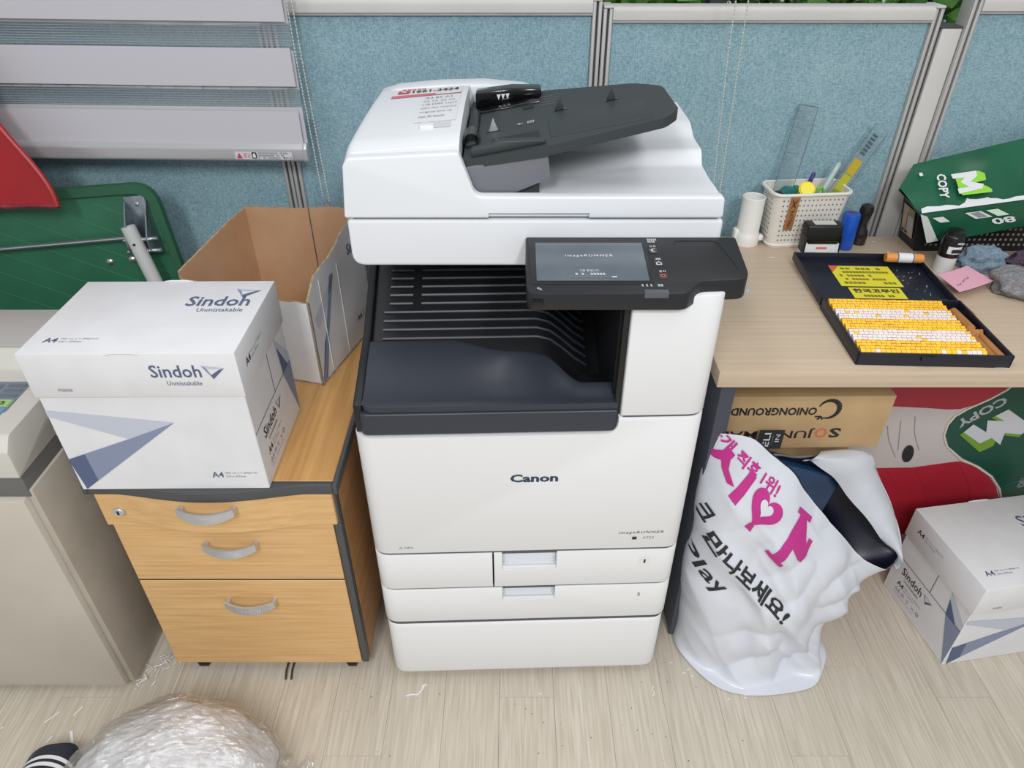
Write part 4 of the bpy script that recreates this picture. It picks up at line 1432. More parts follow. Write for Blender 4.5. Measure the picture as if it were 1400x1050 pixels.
# crease on the inner back wall and prints on the outer side wall
cb = uy + ux * 0.42 - uy * 0.022
B().tube([cb + Vector((0, 0, 0.006)), cb + Vector((0, 0, 0.266))], 0.0009, 5).obj('inner_crease', M_aludark, oc)
un = uy.normalized()
SFR = (Vector((0, 0, 0)), un, Vector((0, 0, 1)))
decal([[(0.004, 0.006), (0.014, 0.006), (0.1, 0.2), (0.085, 0.2)]], SFR, M_inkmid, oc)
decal([[(0.012, 0.145), (0.1, 0.2), (0.085, 0.168), (0.018, 0.118)]], SFR, M_inklight, oc)
decal([[(0.004, 0.01), (0.03, 0.08), (0.06, 0.12), (0.09, 0.19), (0.02, 0.006)]], SFR, M_inkblue, oc, lift=0.0004)
text('Sindoh', (un * 0.165 + Vector((0, 0, 0.205)), un, (0, 0, 1)), 0.065, 0.022, M_inkblue, oc, bold=0.01)
a4_mark(SFR, 0.17, 0.05, 1.1, oc, M_inkk)
for yy in (0.045, 0.118):
    B().tube([un * yy + Vector((0.0008, -0.0002, 0.01)), un * yy + Vector((0.0008, -0.0002, 0.21))], 0.0007, 5).obj('side_crease', M_inkw, oc)

# ================================================================== ON THE DESK
DZ = 0.7202
# white plastic tube
b = B().lathe([(0.026, 0.0), (0.0265, 0.003), (0.0265, 0.022), (0.0245, 0.026), (0.0235, 0.03), (0.0235, 0.104), (0.0225, 0.105), (0.021, 0.104), (0.021, 0.035), (0.0, 0.034)], n=32)
b.box(0.02, 0.034, -0.012, 0.004, 0.008, 0.022, 0.005, 3)
b.box(-0.03, -0.02, -0.01, 0.01, 0.006, 0.034, 0.004, 3)
o = b.obj('plastic_tube', mat('white_pvc', (234, 232, 228), 0.4), loc=(0.508, 1.437, DZ))
tag(o, 'upright white plastic tube with stub flange beside the white basket', 'tube')

# white perforated basket
bk = thing('pen_basket', 'white perforated plastic basket holding rulers and pens on the desk', 'basket', (0.617, 1.447, DZ), 5)
def ringp(w, d, r=0.02):
    return rect(-w / 2, w / 2, -d / 2, d / 2, r, 5)
r0, r1 = ringp(0.14, 0.064), ringp(0.164, 0.084)
r0i, r1i = ringp(0.135, 0.059), ringp(0.159, 0.079)
n = len(r0)
vs = [(x, y, 0.0) for x, y in r0] + [(x, y, 0.122) for x, y in r1] + [(x, y, 0.122) for x, y in r1i] + [(x, y, 0.004) for x, y in r0i]
fs = []
for k in range(3):
    for i in range(n):
        j = (i + 1) % n
        fs.append((k * n + i, k * n + j, (k + 1) * n + j, (k + 1) * n + i))
fs.append(tuple(range(n - 1, -1, -1)))
fs.append(tuple(range(3 * n, 4 * n)))
M_bask = mat('white_basket_plastic', (226, 222, 214), 0.5)
B().add(vs, fs).obj('basket_shell', M_bask, bk)
B().tube([(x * 1.01, y * 1.01, 0.1195) for x, y in r1], 0.0034, 8, closed=True).obj('basket_rim', M_bask, bk)
B().tube([(x * 1.005, y * 1.005, 0.006) for x, y in r0], 0.003, 8, closed=True).obj('basket_foot', M_bask, bk)
b = B()
for r in range(9):
    z = 0.018 + r * 0.0112
    f = z / 0.122
    w, d = 0.14 + 0.024 * f, 0.064 + 0.02 * f
    for c in range(15):
        x = -w / 2 + 0.018 + c * (w - 0.036) / 14
        b.box(x - 0.0014, x + 0.0014, -d / 2 - 0.0004, -d / 2 + 0.001, z - 0.0016, z + 0.0016)
    for c in range(5):
        y = -d / 2 + 0.018 + c * (d - 0.036) / 4
        b.box(-w / 2 - 0.0004, -w / 2 + 0.001, y - 0.0014, y + 0.0014, z - 0.0016, z + 0.0016)
pf = b.obj('perforations', mat('perforation_dark', (120, 108, 92), 0.8), bk)
pf['kind'] = 'stuff'
wf = ((-0.05, -0.0358, 0.042), (1, 0, 0), (0, -0.082, 1))
tg_ = decal([[(0, 0), (0.02, 0), (0.02, 0.078), (0, 0.078)]], wf, mat('wood_tag', (176, 122, 76), 0.7, var=0.15, vscale=(40, 40, 160)), bk, 'wood_tag', lift=0.0015)
decal([[(0.004, 0.05), (0.007, 0.05), (0.016, 0.068), (0.013, 0.068)], [(0.013, 0.05), (0.016, 0.05), (0.007, 0.068), (0.004, 0.068)]], wf, mat('burnt_print', (96, 56, 30), 0.8), bk, 'tag_print', lift=0.002)
text('RATTAN', (Vector(wf[0]) + Vector((0.006, -0.0036, 0.044)), Vector((0, 0.082, -1)), Vector((1, 0, 0))), 0.038, 0.008, MATS['burnt_print'], bk, bold=0.01, lift=0.0022)


def strip(name, p0, p1, wdir, w, th, m, label, cat, group=None, parts=()):
    """flat ruler-like bar from p0 to p1"""
    p0, p1 = Vector(p0), Vector(p1)
    ax = (p1 - p0).normalized()
    wd = Vector(wdir)
    wd = (wd - ax * wd.dot(ax)).normalized()
    nn = ax.cross(wd).normalized()
    mid = p0
    t = thing(name, label, cat, mid, group=group)
    L = (p1 - p0).length
    P = lambda a, c, e: ax * a + wd * (c - w / 2) + nn * e
    b = B().add([P(0, 0, 0), P(L, 0, 0), P(L, w, 0), P(0, w, 0), P(0, 0, th), P(L, 0, th), P(L, w, th), P(0, w, th)],
                [(3, 2, 1, 0), (4, 5, 6, 7), (0, 1, 5, 4), (1, 2, 6, 5), (2, 3, 7, 6), (3, 0, 4, 7)])
    b.obj('blade', m, t, smooth=0)
    return t, P, L


M_acr = mat('clear_acrylic', (214, 226, 230), 0.08, trans=0.85, ior=1.1, alpha=0.65)
M_acedge = mat('acrylic_edge', (70, 92, 104), 0.3)
t, P, L = strip('ruler', (0.562, 1.45, 0.735), (0.601, 1.494, 0.992), (1, 0, 0), 0.04, 0.002, M_acr, 'clear plastic ruler standing upright at the back of the basket', 'ruler')
b = B()
for k in range(int(L / 0.005)):
    a = 0.02 + k * 0.005
    if a < L - 0.006:
        ln = 0.008 if k % 2 == 0 else 0.005
        if k % 10 == 0:
            ln = 0.03
        b.add([P(a, 0.001, -0.0004), P(a + 0.0006, 0.001, -0.0004), P(a + 0.0006, ln, -0.0004), P(a, ln, -0.0004)], [(0, 1, 2, 3)])
b.obj('scale_print', M_acedge, t, smooth=0)
for e in (0.0, 0.04):
    B().tube([P(0, e, 0.001), P(L, e, 0.001)], 0.0006, 5).obj('edge', M_acedge, t)
B().tube([P(L, 0, 0.001), P(L, 0.04, 0.001)], 0.0008, 5).obj('edge', M_acedge, t)
t, P, L = strip('ruler', (0.63, 1.428, 0.735), (0.76, 1.488, 0.95), (1, 0, -0.5), 0.035, 0.002, M_acr, 'clear ruler with yellow-green pattern slanting right out of the basket', 'ruler')
for a0, a1, c in ((0.06, 0.115, (128, 148, 40)), (0.115, 0.15, (176, 176, 40)), (0.152, 0.185, (190, 164, 40))):
    B().add([P(a0, 0.006, -0.0004), P(a1, 0.006, -0.0004), P(a1, 0.026, -0.0004), P(a0, 0.026, -0.0004)], [(0, 1, 2, 3)]).obj('colour_print', mat('ruler_print_%d' % c[0], c, 0.5), t, smooth=0)
b = B()
for k in range(24):
    a = 0.08 + k * 0.0065
    if a < L - 0.006:
        b.add([P(a, 0.034, -0.0004), P(a + 0.0006, 0.034, -0.0004), P(a + 0.0006, 0.029 if k % 2 else 0.027, -0.0004), P(a, 0.029 if k % 2 else 0.027, -0.0004)], [(0, 1, 2, 3)])
for k in range(6):
    b.add([P(0.196 + k * 0.008, 0.008, -0.0004), P(0.201 + k * 0.008, 0.008, -0.0004), P(0.201 + k * 0.008, 0.02, -0.0004), P(0.196 + k * 0.008, 0.02, -0.0004)], [(0, 1, 2, 3)])
b.obj('scale_print', M_acedge, t, smooth=0)
for e in (0.0, 0.035):
    B().tube([P(0, e, 0.001), P(L, e, 0.001)], 0.0006, 5).obj('edge', M_acedge, t)

# teal tape cutter, yellow-capped marker, green scissors, purple and clear pens
t = thing('correction_tape', 'teal correction tape with dark end poking out of the white basket', 'stationery', (0.575, 1.437, 0.82), 10)
B().prism(rpoly([(-0.022, -0.02), (0.01, -0.02), (0.02, 0.0), (0.016, 0.022), (-0.006, 0.026), (-0.022, 0.01)], 0.007, 4), -0.009, 0.009, 'xz', 0.003).obj('shell', mat('teal_plastic', (36, 112, 108), 0.4), t)
B().prism([(-0.022 + 0.014 * cos(a * pi / 8), 0.004 + 0.014 * sin(a * pi / 8)) for a in range(16)], -0.011, 0.005, 'xz', 0.002).obj('wheel', mat('dark_navy_plastic', (24, 36, 52), 0.35), t)
B().box(0.014, 0.024, -0.006, 0.008, 0.004, 0.026, 0.003).obj('clip', mat('light_teal', (44, 128, 120), 0.4), t)
t = thing('yellow_marker', 'yellow-capped marker with its round end towards the viewer in the basket', 'marker', (0.612, 1.447, 0.822))
d_ = Vector((-0.12, -0.72, 0.68)).normalized()
B().tube([d_ * 0.035, d_ * 0.0, -d_ * 0.05], [0.0165, 0.0165, 0.016], 24).obj('barrel', mat('marker_yellow', (222, 200, 40), 0.4), t)
B().tube([d_ * 0.0352, d_ * 0.037], [0.0145, 0.0135], 24).obj('cap_end', mat('marker_yellow_face', (240, 222, 58), 0.4), t)
t = thing('green_scissors', 'light green scissors handle between the yellow marker and the ruler', 'scissors', (0.638, 1.432, 0.8), 0)
b = B()
lp = [(0.009 * cos(a * pi / 8), -0.004, 0.03 + 0.017 * sin(a * pi / 8)) for a in range(16)]
b.tube(lp, 0.0032, 8, closed=True)
b.obj('handle_loop', mat('lime_plastic', (118, 186, 50), 0.4), t)
B().tube([(-0.002, -0.002, 0.014), (-0.006, 0.0, -0.03)], [0.004, 0.002], 8).obj('blade', M_chrome, t)
def pen(name, label, p0, p1, r, m, m2, cat='pen'):
    t = thing(name, label, cat, p0)
    v = Vector(p1) - Vector(p0)
    B().tube([(0, 0, 0), v * 0.86], r, 12).obj('barrel', m, t)
    B().tube([v * 0.86, v * 0.97, v], [r * 0.95, r * 0.9, r * 0.5], 12).obj('cap', m2, t)
    return t
pen('ballpoint_pen', 'purple pen tip showing behind the yellow marker', (0.6, 1.46, 0.75), (0.638, 1.476, 0.862), 0.0045, mat('purple_plastic', (58, 40, 112), 0.4), mat('purple_plastic', (58, 40, 112), 0.4))
pen('clear_pen', 'clear plastic pen leaning beside the slanting ruler', (0.62, 1.44, 0.75), (0.683, 1.47, 0.885), 0.006, mat('milky_clear', (206, 222, 224), 0.2, trans=0.4), mat('milky_clear', (206, 222, 224), 0.2, trans=0.4))

# self-inking stamp in front of the basket
t = thing('self_inking_stamp', 'black and white self-inking stamp standing in front of the white basket', 'stamp', (0.64, 1.372, DZ), 0)
B().prism([(-0.021, 0.0), (0.02, 0.0), (0.017, 0.034), (-0.014, 0.034)], -0.036, 0.036, 'yz', 0.002).obj('base', mat('stamp_white', (222, 222, 220), 0.35), t)
B().box(-0.037, 0.037, -0.014, 0.02, 0.034, 0.072, 0.005, 3).obj('body', M_black, t)
B().box(-0.0375, -0.0345, -0.018, 0.014, 0.012, 0.05, 0.001).obj('side_arm', M_black, t)
B().box(0.0345, 0.0375, -0.018, 0.014, 0.012, 0.05, 0.001).obj('side_arm', M_black, t)
B().box(-0.022, 0.022, -0.008, 0.012, 0.0722, 0.0732).obj('index_plate', mat('stamp_clear_top', (196, 196, 190), 0.2), t)
B().box(-0.03, 0.03, -0.0165, -0.0135, 0.034, 0.041).obj('slot', M_gloss, t)
sf = ((-0.014, -0.0195, 0.006), (1, 0, 0), (0, 0.2, 1))
lb = decal([[(0, 0), (0.026, 0), (0.026, 0.022), (0, 0.022)]], sf, M_inkw, t, 'stamp_label', lift=0.0008)
decal([[(0.002, 0.017), (0.024, 0.017), (0.024, 0.021), (0.002, 0.021)]], sf, M_inkorange, lb, 'label_print', lift=0.0014)
decal([[(0.002, 0.002), (0.024, 0.002), (0.024, 0.0028), (0.002, 0.0028)], [(0.002, 0.008), (0.024, 0.008), (0.024, 0.0088), (0.002, 0.0088)]], sf, mat('violet_ink', (86, 76, 160), 0.6), lb, 'label_print', lift=0.0014)
t = thing('blue_stamp', 'bright blue cylinder stamp standing beside the self-inking stamp', 'stamp', (0.712, 1.412, DZ))
M_blue = mat('bright_blue_plastic', (26, 84, 190), 0.3)
B().lathe([(0.0165, 0), (0.0175, 0.002), (0.0175, 0.034)], n=24).obj('base', M_blue, t)
B().lathe([(0.0168, 0.034), (0.0168, 0.074), (0.0155, 0.0775), (0.012, 0.078), (0.0, 0.0775)], n=24).obj('cap', M_blue, t)
B().lathe([(0.009, 0.0775), (0.008, 0.0785), (0.0, 0.0785)], n=20).obj('cap_badge', mat('badge_maroon', (96, 60, 84), 0.4), t)
t = thing('round_stamp', 'dark pawn-shaped round stamp right of the blue stamp', 'stamp', (0.752, 1.437, DZ))
B().lathe([(0.016, 0), (0.0165, 0.018), (0.015, 0.028), (0.009, 0.038), (0.0085, 0.044)], n=24).obj('base', mat('smoky_black', (42, 36, 36), 0.15), t)
B().lathe([(0.0085, 0.044), (0.0115, 0.06), (0.0145, 0.074), (0.0125, 0.084), (0.006, 0.088), (0.0, 0.0885)], n=24).obj('handle', mat('smoky_black', (42, 36, 36), 0.15), t)

# tall black and white stamp
t = thing('twist_stamp', 'black-topped white cylindrical stamp behind the open type case', 'stamp', (0.872, 1.305, DZ))
B().lathe([(0.0185, 0), (0.019, 0.001), (0.018, 0.045)], n=24).obj('base', mat('stamp_white', (222, 222, 220), 0.35), t)
B().lathe([(0.0195, 0.034), (0.0195, 0.074), (0.018, 0.077), (0.0165, 0.078), (0.0155, 0.086), (0.0, 0.087)], n=24).obj('sleeve', mat('sleeve_black', (20, 20, 22), 0.25), t)
lb = B()
for k in range(9):
    a0, a1 = -pi / 2 - 0.75 + 1.5 * k / 9, -pi / 2 - 0.75 + 1.5 * (k + 1) / 9
    lb.add([(0.0199 * cos(a0), 0.0199 * sin(a0), 0.043), (0.0199 * cos(a1), 0.0199 * sin(a1), 0.043), (0.0199 * cos(a1), 0.0199 * sin(a1), 0.058), (0.0199 * cos(a0), 0.0199 * sin(a0), 0.058)], [(0, 1, 2, 3)])
lbo = lb.obj('paper_band', M_inkw, t)
decal([[(-0.008, 0.046), (0.012, 0.046), (0.012, 0.0535), (-0.008, 0.0535)]], ((0, -0.0201, 0), (1, 0, 0), (0, 0, 1)), M_inkk, t, 'band_print', lift=0.0006)
text('stamp', ((-0.002, -0.0199, 0.062), (1, 0, 0), (0, 0, 1)), 0.013, 0.007, M_inkw, t, bold=0.02, shear=0.3, lift=0.0006)

# open black case with rows of rubber type
CA = thing('type_case', 'open dark navy plastic case lying on the desk with yellow labels in its lid', 'case', (0.561, 0.961, DZ), -2.3)
M_case = mat('navy_black_case', (30, 33, 46), 0.4, var=0.1)
w_, d_c, h_ = 0.247, 0.187, 0.023
b = B().box(0, w_, 0, d_c, 0, 0.003, 0.001)
b.box(0, w_, 0, 0.004, 0.001, h_, 0.001).box(0, w_, d_c - 0.004, d_c, 0.001, h_, 0.001)
b.box(0, 0.004, 0, d_c, 0.001, h_, 0.001).box(w_ - 0.004, w_, 0, d_c, 0.001, h_, 0.001)
b.obj('case_tray', M_case, CA)
B().box(0.21, 0.2125, 0.004, d_c - 0.004, 0.003, 0.018).obj('divider', M_case, CA)
B().box(0.1, 0.122, -0.004, 0.001, 0.012, 0.02, 0.001).obj('latch_plate', M_case, CA)
b = B().box(0, w_, 0, d_c, 0, 0.003, 0.001)
b.box(0, w_, 0, 0.003, 0.001, 0.016, 0.001).box(0, w_, d_c - 0.003, d_c, 0.001, 0.016, 0.001)
b.box(0, 0.003, 0, d_c, 0.001, 0.016, 0.001).box(w_ - 0.003, w_, 0, d_c, 0.001, 0.016, 0.001)
lidc = b.obj('case_lid', M_case, CA)
lidc.location = (0.0, d_c + 0.003, 0.004)
lidc.rotation_euler = (radians(1.5), 0, 0)
B().box(0.075, 0.1, d_c - 0.001, d_c + 0.007, 0.006, 0.012, 0.001).obj('latch', M_case, lidc)
for x in (0.02, 0.205):
    B().tube([(x, d_c + 0.0015, 0.02), (x + 0.02, d_c + 0.0015, 0.02)], 0.0028, 10).obj('hinge', M_case, CA)
lf = ((0.062, 0.07, 0.003), (1, 0, 0), (0, 1, 0))
M_yl = mat('yellow_label', (226, 214, 52), 0.5)
l1 = decal([[(0, 0), (0.118, 0), (0.118, 0.083), (0, 0.083)]], lf, M_yl, lidc, 'yellow_label', lift=0.0006)
decal([[(0.0, 0.055), (0.02, 0.083), (0.0, 0.083)]], lf, M_inkorange, l1, 'label_corner', lift=0.0012)
for k in range(5):
    micro((Vector(lf[0]) + Vector((0.02 if k < 2 else 0.01, 0.068 - 0.0145 * k, 0)), (1, 0, 0), (0, 1, 0)), (0.08, 0.09, 0.07, 0.085, 0.1)[k], 0.0065, M_inkk, l1, (8, 14, 10, 13, 12)[k], k + 40, lift=0.0012)
lf2 = ((0.072, 0.012, 0.003), (1, 0, 0), (0, 1, 0))
l2 = decal([[(0, 0), (0.098, 0), (0.098, 0.053), (0, 0.053)]], lf2, M_yl, lidc, 'yellow_label', lift=0.0006)
text('한국고무인', (Vector(lf2[0]) + Vector((0.006, 0.033, 0)), (1, 0, 0), (0, 1, 0)), 0.085, 0.015, M_inkk, l2, bold=0.03, lift=0.0012)
micro((Vector(lf2[0]) + Vector((0.02, 0.018, 0)), (1, 0, 0), (0, 1, 0)), 0.07, 0.007, M_inkk, l2, 11, 50, lift=0.0012)
decal([[(0.0, 0.0), (0.098, 0.0), (0.098, 0.008), (0.0, 0.008)]], lf2, mat('label_amber', (222, 160, 40), 0.5), l2, 'label_strip', lift=0.0012)
# specks of dried white paint in the lid
b = B()
rr = random.Random(3)
for _ in range(26):
    x, y, s = rr.uniform(0.18, 0.235), rr.uniform(0.02, 0.14), rr.uniform(0.0005, 0.0016)
    b.add([(x - s, y, 0.0036), (x, y - s * 0.6, 0.0036), (x + s, y + 0.0004, 0.0036), (x, y + s, 0.0036)], [(0, 1, 2, 3)])
b.obj('white_specks', M_inkw, lidc, smooth=0)['kind'] = 'stuff'

# rubber type blocks: 20 rows of 25, in five bands of colour
M_ty = mat('type_yellow', (250, 204, 62), 0.5, rnd=0.08, c2=(246, 188, 44), vscale=(20, 20, 20))
M_tw = mat('type_white', (236, 226, 222), 0.5, rnd=0.05, c2=(232, 214, 208), vscale=(20, 20, 20))
M_ts = mat('ink_stained_orange', (204, 104, 34), 0.6)
M_tp = mat('ink_stained_pink', (220, 160, 158), 0.6)
M_tk = mat('ink_stained_brown', (104, 44, 20), 0.6)
def type_mesh(m, stain):
    b = B()
    W2, D2, H2 = 0.0037, 0.0041, 0.0225
    vs = [(-W2, -D2, 0), (W2, -D2, 0), (W2, D2, 0), (-W2, D2, 0), (-W2, -D2, H2 - 0.003), (W2, -D2, H2 - 0.003), (W2, 0.0005, H2), (-W2, 0.0005, H2), (W2, D2, H2 - 0.001), (-W2, D2, H2 - 0.001)]
    b.add(vs, [(0, 1, 5, 4), (1, 2, 8, 6, 5), (3, 0, 4, 7, 9), (2, 3, 9, 8), (3, 2, 1, 0)])
    b.add(vs, [(4, 5, 6, 7)], 0)
    b.add(vs, [(7, 6, 8, 9)], 1)
    return b.mesh('rubber_type', [m, stain or m], 0)
TM = {'y': [type_mesh(M_ty, None), type_mesh(M_ty, M_ts), type_mesh(M_ty, M_tk)],
      'w': [type_mesh(M_tw, None), type_mesh(M_tw, M_tp), type_mesh(M_tw, M_ts)]}
BANDS = ['y', 'w', 'y', 'w', 'y']
ORD = ['first', 'second', 'third', 'fourth', 'fifth', 'sixth', 'seventh', 'eighth', 'ninth', 'tenth', 'eleventh', 'twelfth']
NAMES = {'y': 'yellow', 'w': 'white'}
rr = random.Random(11)
ca, sa = cos(radians(-2.3)), sin(radians(-2.3))
rear = B()
RM = [M_ty, M_tw, M_ts, M_tp, M_tk]
for r in range(20):
    kind = BANDS[r // 4]
    for c in range(25):
        q = rr.random()
        if r == 0:
            k2 = 'w' if c in (3, 16, 19, 21, 22, 23) else 'y'
            v = 1 if q < 0.4 else 0
        else:
            k2 = kind
            if (kind == 'w' and c == 24 and r % 2) or (kind == 'w' and rr.random() < 0.04):
                k2 = 'y'
            v = 1 if q < 0.4 else (2 if q < 0.43 else 0)
        lx, ly = 0.009 + c * 0.00805 + (0.002 if r % 2 else 0), 0.0095 + r * 0.00875
        P3 = Vector((0.561 + lx * ca - ly * sa, 0.961 + lx * sa + ly * ca, DZ + 0.0032))
        az = radians(-2.3 + rr.uniform(-3, 3))
        if r < 12:
            o = bpy.data.objects.new('rubber_type', TM[k2][v])
            COL.objects.link(o)
            o.location = P3
            o.rotation_euler = (0, 0, az)
            tag(o, 'tiny %s rubber type block in the %s row from the front of the open case' % (NAMES[k2], ORD[r]), 'type block', '%s type blocks in the %s row of the case' % (NAMES[k2], ORD[r]))
        else:
            me = TM[k2][v]
            R_ = Matrix.Rotation(az, 3, 'Z')
            k0 = len(rear.v)
            rear.v += [tuple(R_ @ w.co + P3 - Vector((0.66, 1.1, DZ))) for w in me.vertices]
            for pgn in me.polygons:
                rear.f.append(tuple(i + k0 for i in pgn.vertices))
                rear.mi.append(RM.index(me.materials[pgn.material_index]))
o = rear.obj('rubber_type_rows', RM, loc=(0.66, 1.1, DZ), smooth=0)
tag(o, 'rear rows of tiny yellow and white rubber type in the open case', 'type blocks', kind='stuff')

# wooden handles in the side compartment and one beside the case
M_stick = wood_mat('brown_stick', (186, 128, 76), (160, 104, 58), 'y', fine=200, long_=20, rough=0.5)
def stick(label, lx0, ly0, lx1, ly1, r, z, square=False):
    A = Vector((0.561 + lx0 * ca - ly0 * sa, 0.961 + lx0 * sa + ly0 * ca, z))
    E = Vector((0.561 + lx1 * ca - ly1 * sa, 0.961 + lx1 * sa + ly1 * ca, z))
    t = thing('stamp_handle', label, 'handle', A, group='brown stamp handles of the type case')
    v = E - A
    B().tube([(0, 0, 0), v], r, 4 if square else 14).obj('stick', M_stick, t)
    B().tube([-v.normalized() * 0.0006, v.normalized() * 0.001], r * 0.96, 4 if square else 14).obj('cut_end', mat('stick_end', (206, 150, 96), 0.6), t)
    return t
stick('round brown stamp handle at the front right corner inside the type case', 0.236, 0.008, 0.2345, 0.075, 0.0062, DZ + 0.012)
stick('round brown stamp handle between the type rows and the corner handle', 0.2215, 0.008, 0.2215, 0.07, 0.006, DZ + 0.012)
stick('short square brown block across the side compartment of the type case', 0.2165, 0.086, 0.239, 0.087, 0.009, DZ + 0.012, True)
stick('thick round brown stamp handle at the rear of the side compartment', 0.227, 0.1, 0.224, 0.16, 0.0085, DZ + 0.013)
stick('round brown stamp handle lying on the desk behind the case hinge', 0.259, 0.155, 0.256, 0.192, 0.0065, DZ + 0.0068)
b = B().box(-0.012, 0.012, -0.004, 0.004, 0, 0.004, 0.001)
tag(b.obj('red_tag', mat('red_plastic_tag', (176, 40, 30), 0.4), loc=(0.561 + 0.228 * ca - 0.175 * sa, 0.961 + 0.228 * sa + 0.175 * ca, DZ + 0.0035)), 'small red plastic tag at the rear of the case side compartment', 'tag')

# orange glue tube lying on the lid
t = thing('glue_tube', 'orange tube with white and blue band lying on the raised case lid', 'glue stick', (0.748, 1.303, DZ + 0.0295), -6)
M_or = mat('orange_tube', (222, 148, 74), 0.45)
B().tube([(0, 0, 0), (0.012, 0, 0), (0.066, 0, 0), (0.071, 0, 0)], [0.0088, 0.0095, 0.0095, 0.0085], 18).obj('barrel', M_or, t)
B().tube([(0.021, 0, 0), (0.05, 0, 0)], 0.0098, 18).obj('band', M_inkw, t)
for x in (0.0205, 0.0495):
    B().tube([(x, 0, 0), (x + 0.002, 0, 0)], 0.01, 18).obj('blue_line', mat('band_blue', (70, 100, 160), 0.5), t)

# pink note
def note(u, v):
    p = Vector((0.832, 1.172, 0)) * (1 - u) * (1 - v) + Vector((0.924, 1.222, 0)) * u * (1 - v) + Vector((0.907, 1.287, 0)) * u * v + Vector((0.826, 1.243, 0)) * (1 - u) * v
    return (p.x, p.y, 0.7405 + 0.006 * (u - 0.4) ** 2 - 0.004 * u)
t = thing('pink_note', 'pink paper note with handwriting lying against the open case', 'note', (0.88, 1.24, 0.74))
B().grid(lambda u, v: Vector(note(u, v)) - Vector((0.88, 1.24, 0.74)), 8, 8, thick=(0, 0, -0.0005)).obj('paper', mat('pink_paper', (232, 172, 190), 0.8), t)
b = B()
rr = random.Random(5)
for wd_, (u0, v0, n_) in enumerate(((0.12, 0.25, 5), (0.32, 0.35, 4), (0.5, 0.42, 4))):
    for k in range(n_):
        p = Vector(note(u0 + k * 0.035, v0 + k * 0.012)) - Vector((0.88, 1.24, 0.74))
        b.tube([p + Vector((0, 0, 0.0007)), p + Vector((rr.uniform(-.002, .003), rr.uniform(0.002, .005), 0.0007)), p + Vector((rr.uniform(.001, .004), rr.uniform(0.0, .006), 0.0007))], 0.00035, 4)
b.obj('handwriting', M_inkg, t)

# knitted gloves in a heap
def blob(name, label, loc, sx, sy, sz, m, seed, rz=0, amp=0.25, cat='glove', cuff=None, freq=2.2, taper=0.0):
    t = thing(name, label, cat, loc, rz, group='worn gloves on the desk')
    b = B()
    N, Mv = 40, 22
    vs, fs = [], []
    for j in range(Mv + 1):
        ph = pi * j / Mv
        for i in range(N):
            th = 2 * pi * i / N
            d = Vector((cos(th) * sin(ph), sin(th) * sin(ph), cos(ph)))
            k = 1 + amp * mnoise.noise(d * freq + Vector((seed * 7.1, seed * 3.3, 1.7))) + amp * 0.45 * mnoise.noise(d * freq * 2.6 + Vector((seed, 2.0, 5.0)))
            wv = 1 + taper * d.x
            p = Vector((d.x * sx * k, d.y * sy * k * wv, max(0.0, d.z * sz * k * (0.9 + 0.2 * wv) + sz * 0.62)))
            vs.append(p)
    for j in range(Mv):
        for i in range(N):
            l = (i + 1) % N
            fs.append((j * N + i, (j + 1) * N + i, (j + 1) * N + l, j * N + l))
    b.add(vs, fs).obj('knit', m, t, smooth=80)
    if cuff:
        B().tube([Vector(p) for p in cuff[0]], cuff[1], 10).obj('cuff', cuff[2], t, smooth=80)
    return t
M_knit = fabric_mat('grey_knit', (112, 112, 114), (156, 154, 156), 420.0, 0.8)
M_knitb = fabric_mat('blue_grey_knit', (100, 120, 138), (140, 158, 172), 420.0, 0.8)
M_knitd = fabric_mat('dark_purple_knit', (60, 52, 62), (104, 84, 100), 380.0, 0.8)
M_knitw = fabric_mat('white_knit', (206, 204, 208), (232, 230, 234), 380.0, 0.6)
blob('knit_glove', 'grey knitted glove with blue-grey cuff crumpled in front of the others', (0.99, 1.2, DZ), 0.075, 0.042, 0.03, M_knit, 2.0, -18, 0.3,
     cuff=([(0.03, 0.05, 0.045), (0.05, 0.03, 0.046), (0.068, 0.0, 0.036), (0.072, -0.025, 0.02), (0.07, -0.04, 0.008)], 0.008, M_knitb), freq=2.0)
blob('knit_glove', 'blue-grey knitted glove folded behind the grey glove', (0.95, 1.315, DZ), 0.045, 0.03, 0.026, M_knitb, 5.0, -25, 0.35)
blob('knit_glove', 'dark purple-grey knitted glove at the right edge behind the cuff', (1.06, 1.315, DZ), 0.05, 0.03, 0.022, M_knitd, 8.0, 5, 0.35)
blob('knit_glove', 'white knitted glove at the right edge beside the dark one', (1.125, 1.24, DZ), 0.035, 0.028, 0.018, M_knitw, 9.0, 15, 0.35)
t = thing('white_box', 'white plastic box corner on the desk at the right edge', 'box', (0.968, 1.05, DZ), 12)
B().box(0, 0.12, 0, 0.085, 0, 0.024, 0.004, 3).obj('shell', mat('white_box_plastic', (226, 226, 226), 0.4), t)
B().box(0.008, 0.112, 0.008, 0.077, 0.024, 0.0262, 0.001).obj('lid', mat('white_box_plastic', (226, 226, 226), 0.4), t)

